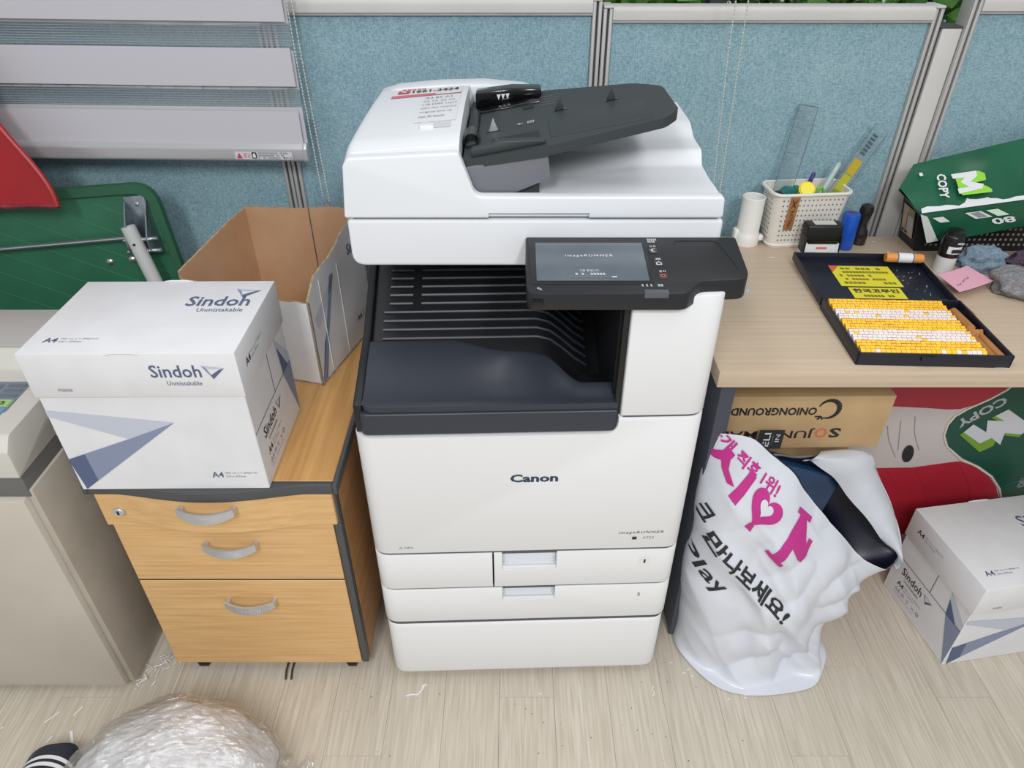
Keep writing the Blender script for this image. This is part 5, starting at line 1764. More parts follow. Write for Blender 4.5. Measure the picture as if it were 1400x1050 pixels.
# black basket and the green paper pack lying on it
bb_ = thing('black_basket', 'black perforated plastic basket with price sticker under the green pack', 'basket', (0.846, 1.395, DZ), 0)
M_bb = mat('black_basket_plastic', (24, 25, 32), 0.4)
for y0, z_ in ((0.0, 0.0),):
    b = B().box(0.01, 0.34, 0.0, 0.07, 0, 0.004)
    b.add([(0.01, 0, 0), (-0.012, -0.004, 0.118), (-0.012, 0.074, 0.118), (0.01, 0.07, 0), (0.014, 0.003, 0.004), (-0.008, 0.0, 0.118), (-0.008, 0.07, 0.118), (0.014, 0.067, 0.004)],
          [(0, 1, 2, 3), (7, 6, 5, 4), (1, 5, 6, 2), (0, 4, 5, 1), (3, 2, 6, 7), (0, 3, 7, 4)])
    b.add([(0.01, 0, 0), (0.34, 0, 0), (0.36, -0.004, 0.118), (-0.012, -0.004, 0.118), (0.01, 0.004, 0), (0.34, 0.004, 0), (0.36, 0.0, 0.118), (-0.012, 0.0, 0.118)],
          [(0, 1, 2, 3), (7, 6, 5, 4), (3, 2, 6, 7), (0, 3, 7, 4), (1, 5, 6, 2), (0, 4, 5, 1)])
    b.add([(0.01, 0.066, 0), (0.34, 0.066, 0), (0.36, 0.07, 0.118), (-0.012, 0.07, 0.118), (0.01, 0.07, 0), (0.34, 0.07, 0), (0.36, 0.074, 0.118), (-0.012, 0.074, 0.118)],
          [(0, 1, 2, 3), (7, 6, 5, 4), (3, 2, 6, 7), (0, 3, 7, 4), (1, 5, 6, 2), (0, 4, 5, 1)])
    b.obj('basket_shell', M_bb, bb_)
B().tube([(-0.012, -0.004, 0.118), (-0.012, 0.074, 0.118), (0.36, 0.074, 0.118), (0.36, -0.004, 0.118)], 0.004, 8, closed=True).obj('basket_rim', M_bb, bb_)
b = B()
for r in range(8):
    for c in range(26):
        x, z = 0.03 + c * 0.011, 0.015 + r * 0.0115
        y = -0.004 * z / 0.118
        b.box(x - 0.0022, x + 0.0022, y - 0.0005, y + 0.001, z - 0.0022, z + 0.0022)
p_ = b.obj('perforations', mat('perforation_light', (150, 138, 120), 0.8), bb_)
p_['kind'] = 'stuff'
lf = ((0.0, 0.066, 0.02), (0, -1, 0), (-0.18, 0, 1))
lf = (Vector((0.0045, 0.062, 0.022)), Vector((0, -1, 0)), Vector((-0.186, 0, 1)))
st_ = decal([[(0, 0), (0.05, 0), (0.05, 0.062), (0, 0.062)]], lf, mat('aged_price_sticker', (196, 182, 150), 0.6, c2=(172, 150, 116), vscale=(50, 50, 50)), bb_, 'price_sticker', lift=0.001)
decal([[(0.022, 0.01), (0.048, 0.01), (0.048, 0.045), (0.022, 0.045)]], lf, mat('sticker_grey', (186, 184, 180), 0.6), st_, 'sticker_print', lift=0.0016)
decal([[(0.021, 0.012), (0.024, 0.012), (0.024, 0.05), (0.021, 0.05)]], lf, M_inkred, st_, 'sticker_print', lift=0.0022)
decal([[(0.004, 0.004), (0.014, 0.004), (0.014, 0.009), (0.004, 0.009)], [(0.018, 0.004), (0.028, 0.004), (0.028, 0.009), (0.018, 0.009)]], lf, M_inkk, st_, 'sticker_print', lift=0.0022)

gp = thing('paper_pack', 'torn dark green copy paper wrapper lying across the black basket', 'paper pack', (0.9, 1.38, 0.83))
O = Vector((0.9, 1.38, 0.83))
TL, LT, CL, BL = (Vector(p) - O for p in ((0.826, 1.45, 0.888), (0.787, 1.405, 0.85), (0.81, 1.338, 0.826), (0.872, 1.34, 0.766)))
TR, CR, BR = (Vector(p) - O for p in ((1.28, 1.45, 1.005), (1.28, 1.338, 0.895), (1.28, 1.345, 0.852)))
BKL, BKR = Vector((0.88, 1.45, 0.845)) - O, Vector((1.28, 1.45, 0.88)) - O
M_gpk = mat('green_wrapper', (24, 96, 66), 0.32, c2=(20, 84, 58), vscale=(10, 10, 10), bump=0.25, bscale=(18, 18, 18))
nrm_ = (CL - TL).cross(TR - TL).normalized()
def mainf(u, v):
    a = TL * (1 - u) + TR * u
    c = CL * (1 - u) + CR * u
    p = a * (1 - v) + c * v
    if u < 0.08:
        p += (LT - (TL + CL) / 2) * (1 - u / 0.08) * (1 - abs(2 * v - 1))
    return p + nrm_ * (0.004 * sin(u * 23 + v * 3) * sin(v * pi) + 0.003 * sin(u * 9 - v * 8) * sin(v * pi))
b = B().grid(mainf, 40, 14)
b.grid(lambda u, v: (CL * (1 - u) + CR * u) * (1 - v) + (BL * (1 - u) + BR * u) * v + Vector((0, -0.003 * sin(v * pi), 0)), 40, 4)
b.add([BL, BR, BKR, BKL], [(0, 1, 2, 3)])
b.add([BKL, BKR, TR, TL], [(0, 1, 2, 3)])
b.add([TL, LT, CL, BL, BKL], [(0, 1, 2, 3, 4)])
b.add([TR, CR, BR, BKR], [(0, 1, 2, 3)])
b.obj('wrapper', M_gpk, gp, smooth=60)
dn = (CL - TL).normalized()
al = (TR - TL).normalized()
al = (al - dn * al.dot(dn)).normalized()
def main_at(a, c):
    return TL + al * a + dn * c
MF = (main_at(0.0, 0.0), dn, al)
LT_ = 0.0055
text('COPY', (main_at(0.036, 0.035), dn, al), 0.062, 0.017, M_inkw, gp, bold=0.03, lift=LT_)
def poly_on(pts, m, lift, name='print', k=0.72):
    if name == 'letter_m':
        pts = [(0.062 + (a - 0.08) * k, 0.032 + (c - 0.022) * k) for a, c in pts]
    return decal([[(c, a) for a, c in pts]], MF, m, gp, name, lift)
lime = mat('lime_ink', (150, 214, 60), 0.5)
# block letter M with lime side faces; (a along the pack, c down the face)
poly_on([(0.088, 0.03), (0.15, 0.022), (0.163, 0.032), (0.163, 0.055), (0.138, 0.062), (0.163, 0.078), (0.172, 0.088), (0.172, 0.098), (0.1, 0.105), (0.095, 0.098)], lime, LT_, 'letter_m')
poly_on([(0.08, 0.03), (0.143, 0.022), (0.143, 0.04), (0.125, 0.06), (0.155, 0.07), (0.15, 0.085), (0.092, 0.1), (0.09, 0.082), (0.118, 0.078), (0.1, 0.06), (0.112, 0.044), (0.083, 0.046)], M_inkw, LT_ + 0.0008, 'letter_m')
# torn white strip along the crease and flap at the end
fr_n = (BL - CL).cross(CR - CL).normalized()
if fr_n.y > 0:
    fr_n = -fr_n
b = B()
rr = random.Random(8)
N = 40
for i in range(N):
    u0, u1 = i / N, (i + 1) / N
    def w(u):
        k = 0.011 + 0.003 * sin(u * 31) + 0.002 * sin(u * 71)
        if 0.17 < u < 0.27:
            k += 0.026 * sin((u - 0.17) / 0.1 * pi)
        return k
    p0, p1 = CL * (1 - u0) + CR * u0, CL * (1 - u1) + CR * u1
    o0 = nrm_ * 0.003 + Vector((0, -0.0012, 0))
    b.add([p0 + o0, p1 + o0, p1 - dn * w(u1) + o0, p0 - dn * w(u0) + o0], [(0, 1, 2, 3)])
b.obj('torn_edge', M_inkw, gp, smooth=0)
B().add([CL + Vector((-0.002, -0.002, 0.0)), CL + Vector((0.012, -0.004, -0.004)), BL + Vector((-0.01, -0.004, 0.004)), BL + Vector((-0.03, -0.002, -0.002))], [(0, 1, 2, 3)]).obj('torn_flap', mat('wrapper_inside', (206, 212, 210), 0.6), gp)
dv = (BL - CL).normalized()
FF = (CL + fr_n * 0.0042, (CR - CL).normalized(), -dv)
FFu = -dv
def fpoly(pts, m, name='print', lift=0.0012):
    return decal([pts], FF, m, gp, name, lift)
fpoly([(0.022, -0.028), (0.04, -0.028), (0.034, -0.012), (0.014, -0.012)], M_inkw)
bc = fpoly([(0.088, -0.03), (0.12, -0.03), (0.106, -0.01), (0.076, -0.01)], M_inkw, 'barcode_label')
for k in range(8):
    fpoly([(0.094 - k * 0.0013, -0.0275 + k * 0.0021), (0.112 - k * 0.0013, -0.0275 + k * 0.0021), (0.1115 - k * 0.0013, -0.0265 + k * 0.0021), (0.0935 - k * 0.0013, -0.0265 + k * 0.0021)], M_inkk, 'barcode', 0.0018)
fpoly([(0.13, -0.03), (0.152, -0.03), (0.138, -0.01), (0.116, -0.01)], mat('pale_mint', (214, 236, 214), 0.5), 'eco_label')
text('80', (CL + (CR - CL).normalized() * 0.158 + dv * 0.035 + fr_n * 0.004, -(CR - CL).normalized(), dv), 0.045, 0.018, M_inkw, gp, bold=0.03, lift=0.0012)
poly_on([(0.005, 0.03), (0.011, 0.028), (0.013, 0.036), (0.007, 0.038)], M_inkw, LT_)
micro((main_at(0.2, 0.02), dn, al), 0.05, 0.012, M_inkw, gp, 4, 60, lift=LT_)
# small paper scraps on the desk
for x, y, r_, w in ((0.545, 1.36, 5, 0.012), (0.795, 0.952, -8, 0.022), (0.93, 1.1, 20, 0.006), (0.8, 1.39, 40, 0.005), (0.79, 1.44, 10, 0.006)):
    b = B().grid(lambda u, v: ((u - 0.5) * w, (v - 0.5) * 0.003, 0.0006 * sin(u * pi) + 0.0002), 6, 1, thick=(0, 0, 0.0003))
    o = b.obj('paper_scrap', M_inkw, loc=(x, y, DZ))
    o.rotation_euler = (0, 0, radians(r_))
    tag(o, {0.012: 'thin white paper scrap on the desk in front of the white tube', 0.022: 'longer white paper sliver on the desk at the front of the case', 0.006: 'tiny white crumb of paper on the desk', 0.005: 'tiny white crumb of paper on the desk'}[w], 'paper scrap', 'paper crumbs on the desk' if w < 0.01 else None)

# ================================================================== UNDER THE DESK
# kraft carton, standing upside down on a plain box
t = thing('storage_box', 'plain brown cardboard box on the floor underneath the printed kraft carton', 'carton', (0.4, 1.12, 0))
B().box(0, 0.3, 0, 0.3, 0, 0.462, 0.002).obj('box_body', M_kraft2, t)
B().box(0.0, 0.3, 0.147, 0.153, 0.462, 0.4628).obj('tape', mat('packing_tape', (186, 152, 104), 0.25), t)

kc = thing('kraft_carton', 'upside-down kraft carton with black lettering under the desk top', 'carton', (0.385, 1.05, 0.4632), 0.8)
B().box(-0.01, 0.328, 0, 0.36, 0, 0.125, 0.002, 2).obj('carton_body', M_kraft2, kc)
B().box(0.3282, 0.3292, 0.05, 0.3, 0.02, 0.118).obj('side_flap', M_kraft2, kc)
KR, KU = (-1, 0, 0), (0, 0, -1)            # print stands on its head
text('ONIONGROUND', ((0.187, 0, 0.1), KR, KU), 0.162, 0.0185, M_inkk, kc, bold=0.03)
# swoosh letter C round the first letter, with a sprig
sw = [(0.208 + 0.02 * cos(a), 0.095 + 0.021 * sin(a)) for a in [pi * k / 12 - 1.9 for k in range(0, 19)]]
b = B()
for (p, q), k in zip(zip(sw, sw[1:]), range(18)):
    w = 0.0012 + 0.0035 * sin(pi * (k + 0.5) / 18)
    d = Vector((q[0] - p[0], q[1] - p[1])).normalized()
    nx, nz = -d.y * w, d.x * w
    b.add([(p[0] + nx, -0.0007, p[1] + nz), (q[0] + nx, -0.0007, q[1] + nz), (q[0] - nx, -0.0007, q[1] - nz), (p[0] - nx, -0.0007, p[1] - nz)], [(0, 1, 2, 3)])
b.obj('swoosh', M_inkk, kc, smooth=0)
decal([[(0.19, 0.072), (0.194, 0.07), (0.2, 0.078), (0.196, 0.08)], [(0.186, 0.08), (0.186, 0.076), (0.197, 0.077), (0.197, 0.08)], [(0.2, 0.07), (0.203, 0.071), (0.199, 0.079), (0.197, 0.078)]], ((0, 0, 0), (1, 0, 0), (0, 0, 1)), M_inkk, kc, 'sprig')
text('S', ((0.245, 0, 0.05), KR, KU), 0.022, 0.024, M_inkk, kc, bold=0.03)
text('O', ((0.22, 0, 0.0495), KR, KU), 0.024, 0.024, M_inkorange, kc, bold=0.01)
text('JUNG MALL', ((0.195, 0, 0.05), KR, KU), 0.2, 0.025, M_inkk, kc, bold=0.012)
# dark hang tag caught on the carton
tgp = thing('hang_tag', 'dark grey card tag with white letters hanging in front of the kraft carton', 'tag', (0.485, 1.043, 0.464))
B().box(-0.014, 0.033, -0.001, 0.0, 0.006, 0.052).obj('card', mat('charcoal_card', (48, 50, 54), 0.6), tgp)
text('ELI', ((0.008, -0.001, 0.012), (0, 0, 1), (-1, 0, 0)), 0.034, 0.012, M_inkw, tgp, bold=0.01)
text('IN', ((0.026, -0.001, 0.024), (0, 0, 1), (-1, 0, 0)), 0.018, 0.008, M_inkw, tgp)
text('STORE', ((0.0145, -0.001, 0.016), (0, 0, 1), (-1, 0, 0)), 0.024, 0.003, M_inkg, tgp)

# big printed paper carton behind: red and white padded bands with a green corner
mc = thing('copy_paper_carton', 'large copy paper carton printed red, white and green deep under the desk', 'carton', (0.68, 1.2, 0))
M_pw = mat('carton_print_white', (190, 181, 178), 0.45)
M_pr = mat('carton_print_red', (168, 36, 52), 0.4, c2=(158, 28, 44), vscale=(6, 6, 6))
M_pg = mat('carton_print_green', (18, 72, 56), 0.35)
B().box(0.04, 0.7, 0, 0.22, 0, 0.53, 0.004).obj('carton_body', M_pw, mc)
MFc = ((0, 0, 0), (1, 0, 0), (0, 0, 1))
def pillow(poly, m, name, lift):
    """slightly raised printed area"""
    b = B().prism(poly, -lift, 0.001, 'xz')
    return b.obj(name, m, mc, smooth=0)
pillow([(0.04, 0.53), (0.358, 0.53), (0.352, 0.497), (0.34, 0.481), (0.316, 0.462), (0.275, 0.446), (0.251, 0.445), (0.202, 0.449), (0.136, 0.453), (0.04, 0.46)], M_pr, 'red_band', 0.0015)
pillow([(0.04, 0.28), (0.138, 0.276), (0.229, 0.278), (0.306, 0.293), (0.33, 0.297), (0.367, 0.282), (0.414, 0.25), (0.442, 0.219), (0.47, 0.17), (0.48, 0.05), (0.3, 0.06), (0.2, 0.06), (0.04, 0.05)], M_pr, 'red_band', 0.0015)
pillow([(0.38, 0.53), (0.36, 0.497), (0.332, 0.473), (0.296, 0.447), (0.276, 0.427), (0.268, 0.402), (0.271, 0.372), (0.288, 0.342), (0.332, 0.307), (0.378, 0.284), (0.421, 0.254), (0.456, 0.214), (0.479, 0.17), (0.49, 0.05), (0.7, 0.05), (0.7, 0.53)], M_pg, 'green_corner', 0.0022)
gl = [(0.376, 0.53), (0.355, 0.497), (0.329, 0.473), (0.292, 0.447), (0.272, 0.427), (0.264, 0.402), (0.267, 0.372), (0.284, 0.342), (0.329, 0.304), (0.375, 0.281), (0.418, 0.251), (0.453, 0.211), (0.476, 0.168), (0.487, 0.05)]
B().tube([(x, -0.0015, z) for x, z in gl], 0.0022, 6).obj('piping', mat('cream_piping', (214, 208, 192), 0.5), mc)
for pts in (((0.187, 0.425), (0.2, 0.38), (0.227, 0.33)), ((0.16, 0.413), (0.168, 0.38), (0.18, 0.33)), ((0.135, 0.4), (0.15, 0.36), (0.181, 0.309)), ((0.234, 0.275), (0.28, 0.21), (0.315, 0.13)), ((0.329, 0.292), (0.38, 0.22), (0.414, 0.13)), ((0.17, 0.274), (0.22, 0.2), (0.25, 0.12))):
    m = mat('grey_quilting', (172, 163, 160), 0.5) if pts[0][1] > 0.3 else mat('red_quilting', (140, 22, 40), 0.5)
    B().tube([(x, -0.001, z) for x, z in pts], 0.0009, 5).obj('quilting_line', m, mc)
b = B().add([(0.205 + 0.012 * cos(a * pi / 10) - 0.006 * sin(a * pi / 10), -0.0018, 0.32 + 0.025 * sin(a * pi / 10) + 0.004 * cos(a * pi / 10)) for a in range(20)], [tuple(range(20))])
b.obj('dark_spot', M_inkk, mc, smooth=0)
cd_ = Vector((-0.8, 0, -0.6)).normalized()
text('COPY', (Vector((0.355, -0.0022, 0.482)), Vector((-0.75, 0, -0.66)), Vector((0.66, 0, -0.75))), 0.105, 0.024, mat('letter_grey', (168, 168, 172), 0.5), mc, bold=0.03)
b = B()
decal([[(0.377, 0.447), (0.356, 0.429), (0.382, 0.415), (0.344, 0.417), (0.354, 0.384), (0.318, 0.406), (0.305, 0.384), (0.352, 0.352), (0.372, 0.368), (0.399, 0.348), (0.395, 0.382), (0.434, 0.378), (0.44, 0.39), (0.43, 0.412)]], MFc, mat('letter_grey_white', (196, 196, 202), 0.5), mc, 'letter_m', lift=0.0035)
decal([[(0.305, 0.384), (0.352, 0.352), (0.372, 0.368), (0.385, 0.36), (0.385, 0.344), (0.362, 0.326), (0.3, 0.376)], [(0.356, 0.429), (0.382, 0.415), (0.375, 0.412), (0.35, 0.424)], [(0.395, 0.382), (0.434, 0.378), (0.432, 0.37), (0.396, 0.375)]], MFc, mat('olive_lime', (110, 150, 40), 0.5), mc, 'letter_side', lift=0.003)
text('&', (Vector((0.49, -0.0022, 0.215)), Vector((0.9, 0, 0.3)), Vector((-0.3, 0, 0.9))), 0.028, 0.032, M_inkg, mc, bold=0.03)
B().tube([(0.462, -0.003, 0.225), (0.54, -0.003, 0.275), (0.62, -0.003, 0.31)], 0.0016, 6).obj('carton_fold', mat('green_fold', (30, 96, 76), 0.3), mc)

# ------------------------------------------------------------------ white printed polythene bag
bag = thing('plastic_bag', 'white polythene mailing bag with magenta and black lettering, stuffed and open', 'bag', (0.53, 0.95, 0))
BO = Vector((0.53, 0.95, 0))
mouth = [(0.352, 0.965, 0.572), (0.405, 0.935, 0.588), (0.452, 0.93, 0.552), (0.5, 0.93, 0.512), (0.53, 0.928, 0.467), (0.595, 0.925, 0.388), (0.658, 0.925, 0.316), (0.722, 0.93, 0.262),
         (0.765, 0.95, 0.232), (0.808, 1.0, 0.222), (0.79, 1.03, 0.29), (0.728, 1.045, 0.4), (0.688, 1.045, 0.455), (0.6, 1.04, 0.455), (0.48, 1.03, 0.47), (0.39, 1.01, 0.52)]
mid2 = [(0.345, 0.955, 0.40), (0.385, 0.9, 0.42), (0.44, 0.885, 0.40), (0.5, 0.88, 0.37), (0.545, 0.882, 0.34), (0.6, 0.885, 0.30), (0.655, 0.895, 0.26), (0.71, 0.92, 0.225),
        (0.735, 0.955, 0.205), (0.74, 1.0, 0.2), (0.72, 1.05, 0.25), (0.68, 1.07, 0.33), (0.64, 1.075, 0.36), (0.56, 1.075, 0.37), (0.46, 1.065, 0.38), (0.385, 1.02, 0.40)]
mid1 = [(0.35, 0.945, 0.2), (0.38, 0.885, 0.2), (0.44, 0.858, 0.2), (0.5, 0.848, 0.2), (0.555, 0.85, 0.19), (0.605, 0.862, 0.18), (0.645, 0.885, 0.17), (0.672, 0.92, 0.165),
        (0.68, 0.96, 0.165), (0.675, 1.0, 0.17), (0.66, 1.045, 0.18), (0.63, 1.07, 0.19), (0.59, 1.08, 0.19), (0.52, 1.085, 0.2), (0.43, 1.07, 0.2), (0.37, 1.01, 0.2)]
low = [(0.362, 0.94, 0.05), (0.395, 0.89, 0.03), (0.448, 0.866, 0.024), (0.5, 0.858, 0.02), (0.555, 0.858, 0.02), (0.606, 0.868, 0.024), (0.645, 0.885, 0.04), (0.665, 0.92, 0.05),
       (0.668, 0.96, 0.05), (0.66, 1.0, 0.05), (0.64, 1.04, 0.05), (0.61, 1.06, 0.05), (0.57, 1.07, 0.05), (0.51, 1.07, 0.05), (0.43, 1.06, 0.05), (0.375, 1.0, 0.05)]
foot = [(0.356, 0.935, 0.006), (0.385, 0.875, 0.004), (0.43, 0.828, 0.003), (0.49, 0.812, 0.003), (0.56, 0.816, 0.003), (0.625, 0.832, 0.003), (0.66, 0.872, 0.004), (0.68, 0.915, 0.005),
        (0.672, 0.96, 0.004), (0.662, 1.0, 0.004), (0.64, 1.04, 0.004), (0.61, 1.06, 0.004), (0.57, 1.07, 0.004), (0.51, 1.07, 0.004), (0.43, 1.06, 0.004), (0.37, 1.0, 0.004)]
RINGS = [[Vector(p) - BO for p in r] for r in (foot, low, mid1, mid2, mouth)]


def cr4(p0, p1, p2, p3, t):
    return 0.5 * ((2 * p1) + (p2 - p0) * t + (2 * p0 - 5 * p1 + 4 * p2 - p3) * t * t + (3 * p1 - p0 - 3 * p2 + p3) * t ** 3)


def ring_at(k, s):
    """closed ring k, position s in 0..16"""
    r = RINGS[k]
    i = int(math.floor(s)) % 16
    t = s - math.floor(s)
    return cr4(r[i - 1], r[i], r[(i + 1) % 16], r[(i + 2) % 16], t)


def bag_pt(s, v, fold=True):
    """s round the bag 0..16, v from foot 0 to mouth 1"""
    k = v * 4
    i = min(int(k), 3)
    t = k - i
    g = lambda j: ring_at(max(0, min(4, j)), s)
    p = cr4(g(i - 1), g(i), g(i + 1), g(i + 2), t)
    if fold:
        c = Vector((0.0, 0.02, p.z))
        out = Vector((p.x, p.y - 0.02, 0))
        if out.length > 1e-4:
            out.normalize()
        q = Vector((s * 0.9, v * 3.0, 0.3))
        a = mnoise.noise(Vector((p.x * 9, p.z * 4 + 2, p.y * 6))) * 0.012
        # sharp creases running down from the mouth and across the belly
        c1 = p.x * 0.8 + p.z * 0.6
        c2_ = p.z * 0.8 - p.x * 0.6
        a += -0.05 * (abs(mnoise.noise(Vector((c1 * 10, c2_ * 3.2, p.y * 3 + 4.2)))) - 0.2)
        a += -0.011 * (abs(mnoise.noise(Vector((c1 * 24, c2_ * 7, p.y * 9 + 1.3)))) - 0.2)
        a += 0.026 * (abs(mnoise.noise(Vector((p.x * 8 - p.z * 7, p.z * 6 + p.x * 4, p.y * 4 + 9.1)))) - 0.2)
        a *= smoothstep(0.0, 0.15, v) * (1 - 0.7 * smoothstep(0.85, 1.0, v))
        a *= 0.25 + 0.75 * smoothstep(-0.17, -0.06, p.x)
        p = p + out * a
        p.z = max(p.z, 0.001)
    return p


NS, NV = 256, 160
b = B()
vs = [bag_pt(16 * i / NS, j / NV) for j in range(NV + 1) for i in range(NS)]
fs = [(j * NS + i, j * NS + (i + 1) % NS, (j + 1) * NS + (i + 1) % NS, (j + 1) * NS + i) for j in range(NV) for i in range(NS)]
fs.append(tuple(range(NS - 1, -1, -1)))
b.add(vs, fs).obj('bag_skin', M_bag, bag, smooth=50)
bag_skin_v, bag_skin_f = vs, fs[:-1]
# dark inside, just inside the skin
b = B()
vs = []
for j in range(25):
    for i in range(96):
        p = bag_pt(16 * i / 96, 0.42 + 0.575 * j / 24)
        c = Vector((0.02, 0.02, p.z))
        vs.append(p + (c - p).normalized() * 0.006)
fs = [(j * 96 + i, j * 96 + (i + 1) % 96, (j + 1) * 96 + (i + 1) % 96, (j + 1) * 96 + i) for j in range(24) for i in range(96)]
b.add(vs, fs).obj('inner_lining', M_bagin, bag, smooth=50)


from mathutils.bvhtree import BVHTree
bvh = BVHTree.FromPolygons([tuple(p) for p in bag_skin_v], bag_skin_f)


def bag_print(body, p0, ang, w, h, m, bold=0.0, upang=60.0, name='lettering', polys=None, lift=0.0016):
    """flat artwork laid on the front of the bag: p0 = (x, z) lower left corner, ang = tilt of the baseline, size w x h"""
    if polys is None:
        vs, fs = text_mesh(body, bold)
    else:
        vs, fs = [], []
        for poly in polys:
            fs.append(tuple(range(len(vs), len(vs) + len(poly))))
            vs += poly
    bm = bmesh.new()
    V = [bm.verts.new((x * w, y * h, 0)) for x, y in vs]
    for f in fs:
        try:
            bm.faces.new([V[i] for i in f])
        except ValueError:
            pass
    bmesh.ops.triangulate(bm, faces=bm.faces[:])
    for _ in range(4):
        le = [e for e in bm.edges if e.calc_length() > 0.006]
        if le:
            bmesh.ops.subdivide_edges(bm, edges=le, cuts=1)
            bmesh.ops.triangulate(bm, faces=[f for f in bm.faces if len(f.verts) > 3])
    ca_, sa_ = cos(radians(ang)), sin(radians(ang))
    dead = []
    for v in bm.verts:
        x = p0[0] + v.co.x * ca_ + v.co.y * cos(radians(upang)) - BO.x
        z = p0[1] + v.co.x * sa_ + v.co.y * sin(radians(upang))
        hit, n, _, _ = bvh.ray_cast(Vector((x, -1.0, z)), Vector((0, 1, 0)))
        if hit is None or hit.y > 0.06:
            dead.append(v)
        else:
            if n.y > 0:
                n = -n
            v.co = hit + n * lift
    bmesh.ops.delete(bm, geom=dead, context='VERTS')
    return B().bm(bm).obj(name, m, bag, smooth=60)


A_ = -44.0
bag_print('공개 직후 1위!', (0.342, 0.582), A_ + 3, 0.16, 0.026, M_inkpink, 0.03)
bag_print('시', (0.326, 0.54), A_ - 4, 0.105, 0.062, M_inkpink, 0.03)
heart = [(0.5 + 0.48 * sin(a) ** 3, 0.52 + 0.46 * (13 * cos(a) - 5 * cos(2 * a) - 2 * cos(3 * a) - cos(4 * a)) / 16) for a in [2 * pi * k / 40 for k in range(40)]]
bag_print('', (0.4, 0.445), A_ - 2, 0.075, 0.082, M_inkpink, name='heart_print', polys=[heart, [(0.42, 0.12), (0.58, 0.12), (0.62, -0.06), (0.38, -0.06)]])
small = [(0.5 + (x - 0.5) * 0.42, 0.56 + (y - 0.52) * 0.42) for x, y in heart]
bag_print('', (0.4, 0.445), A_ - 2, 0.075, 0.082, M_bag, name='heart_hole', polys=[small], lift=0.0028)
bag_print('', (0.462, 0.378), A_ - 2, 0.085, 0.085, M_inkpink, name='letter_stroke', polys=[[(0.22, 0.0), (0.5, 0.0), (0.48, 0.42), (0.82, 0.42), (0.82, 0.3), (0.96, 0.3), (0.96, 0.78), (0.82, 0.78), (0.82, 0.64), (0.48, 0.64), (0.48, 1.0), (0.22, 1.0)], [(0.1, 0.0), (0.62, 0.0), (0.62, -0.1), (0.1, -0.1)], [(0.1, 1.0), (0.62, 1.0), (0.62, 1.1), (0.1, 1.1)]])
bag_print('스크', (0.318, 0.432), A_, 0.055, 0.034, M_inkk, 0.03)
bag_print('만나보세요!', (0.355, 0.362), A_ - 1, 0.225, 0.036, M_inkk, 0.03)
bag_print('Play', (0.322, 0.292), A_ + 4, 0.1, 0.042, M_inkk, 0.012)
# far lip of the bag folded outwards: a white flap above the dark mouth
fo = [Vector(p) - BO for p in ((0.6, 1.043, 0.462), (0.69, 1.047, 0.458), (0.73, 1.047, 0.402), (0.792, 1.032, 0.292), (0.812, 1.0, 0.224), (0.772, 0.955, 0.232))]
fi = [Vector(p) - BO for p in ((0.56, 1.025, 0.455), (0.6, 1.02, 0.44), (0.665, 1.015, 0.372), (0.745, 1.0, 0.28), (0.798, 0.985, 0.225), (0.77, 0.952, 0.236))]


def along(pts, u):
    k = u * (len(pts) - 1)
    i = min(int(k), len(pts) - 2)
    g = lambda j: pts[max(0, min(len(pts) - 1, j))]
    return cr4(g(i - 1), g(i), g(i + 1), g(i + 2), k - i)


def flap(u, v):
    p = along(fo, u).lerp(along(fi, u), v)
    return p + Vector((0, -0.012, 0.006)) * sin(v * pi) + Vector((0, 0.002 * sin(u * 19), 0.003 * sin(u * 27 + v * 6) * v))


B().grid(flap, 40, 10, thick=(0, 0.0012, -0.0006)).obj('folded_lip', M_bag, bag, smooth=60)

# blue parcel inside the bag
pc = thing('blue_parcel', 'glossy deep blue package inside the open white bag', 'package', (0.47, 0.992, 0.15), 8)
pc.rotation_euler = (radians(-8), radians(20), radians(8))
B().box(-0.06, 0.1, -0.022, 0.03, 0.0, 0.3, 0.006, 3).obj('package', M_parcel, pc)
B().prism([(0.02 + 0.03 * cos(a * pi / 10), 0.2 + 0.03 * sin(a * pi / 10)) for a in range(20)], -0.0228, -0.0222, 'xz').obj('printed_disc', mat('royal_blue', (22, 56, 130), 0.3), pc)
text('BEAUTY', ((-0.02, -0.0222, 0.265), (1, 0, 0), (0, 0, 1)), 0.045, 0.006, M_inkblue, pc)

# ================================================================== ON THE FLOOR
# bundle of bubble film
fb = thing('film_bundle', 'crumpled bundle of clear white plastic film on the floor at the lower left', 'plastic film', (-0.6, 0.6, 0))
b = B()
N, Mv = 120, 60
vs, fs = [], []
for j in range(Mv + 1):
    ph = pi * 0.62 * j / Mv
    for i in range(N):
        th = 2 * pi * i / N
        d = Vector((cos(th) * sin(ph), sin(th) * sin(ph), cos(ph)))
        k = 1 + 0.09 * mnoise.noise(d * 2.0 + Vector((3, 1, 2))) + 0.03 * mnoise.noise(d * 5.3 + Vector((8, 2, 2)))
        w1, w2 = d.x * 0.85 + d.y * 0.5, d.y * 0.85 - d.x * 0.5
        k += -0.05 * abs(mnoise.noise(Vector((w1 * 2.2, w2 * 9.0, d.z * 6)))) - 0.025 * abs(mnoise.noise(Vector((w1 * 5 + 3, w2 * 19.0, d.z * 11))))
        k += 0.012 * mnoise.noise(d * 21)
        p = Vector((d.x * 0.2 * k, d.y * 0.165 * k, d.z * 0.155 * k + 0.045))
        p.z = max(p.z, 0.001)
        vs.append(p)
for j in range(Mv):
    for i in range(N):
        l = (i + 1) % N
        fs.append((j * N + i, (j + 1) * N + i, (j + 1) * N + l, j * N + l))
b.add(vs, fs).obj('film', M_film, fb, smooth=80)
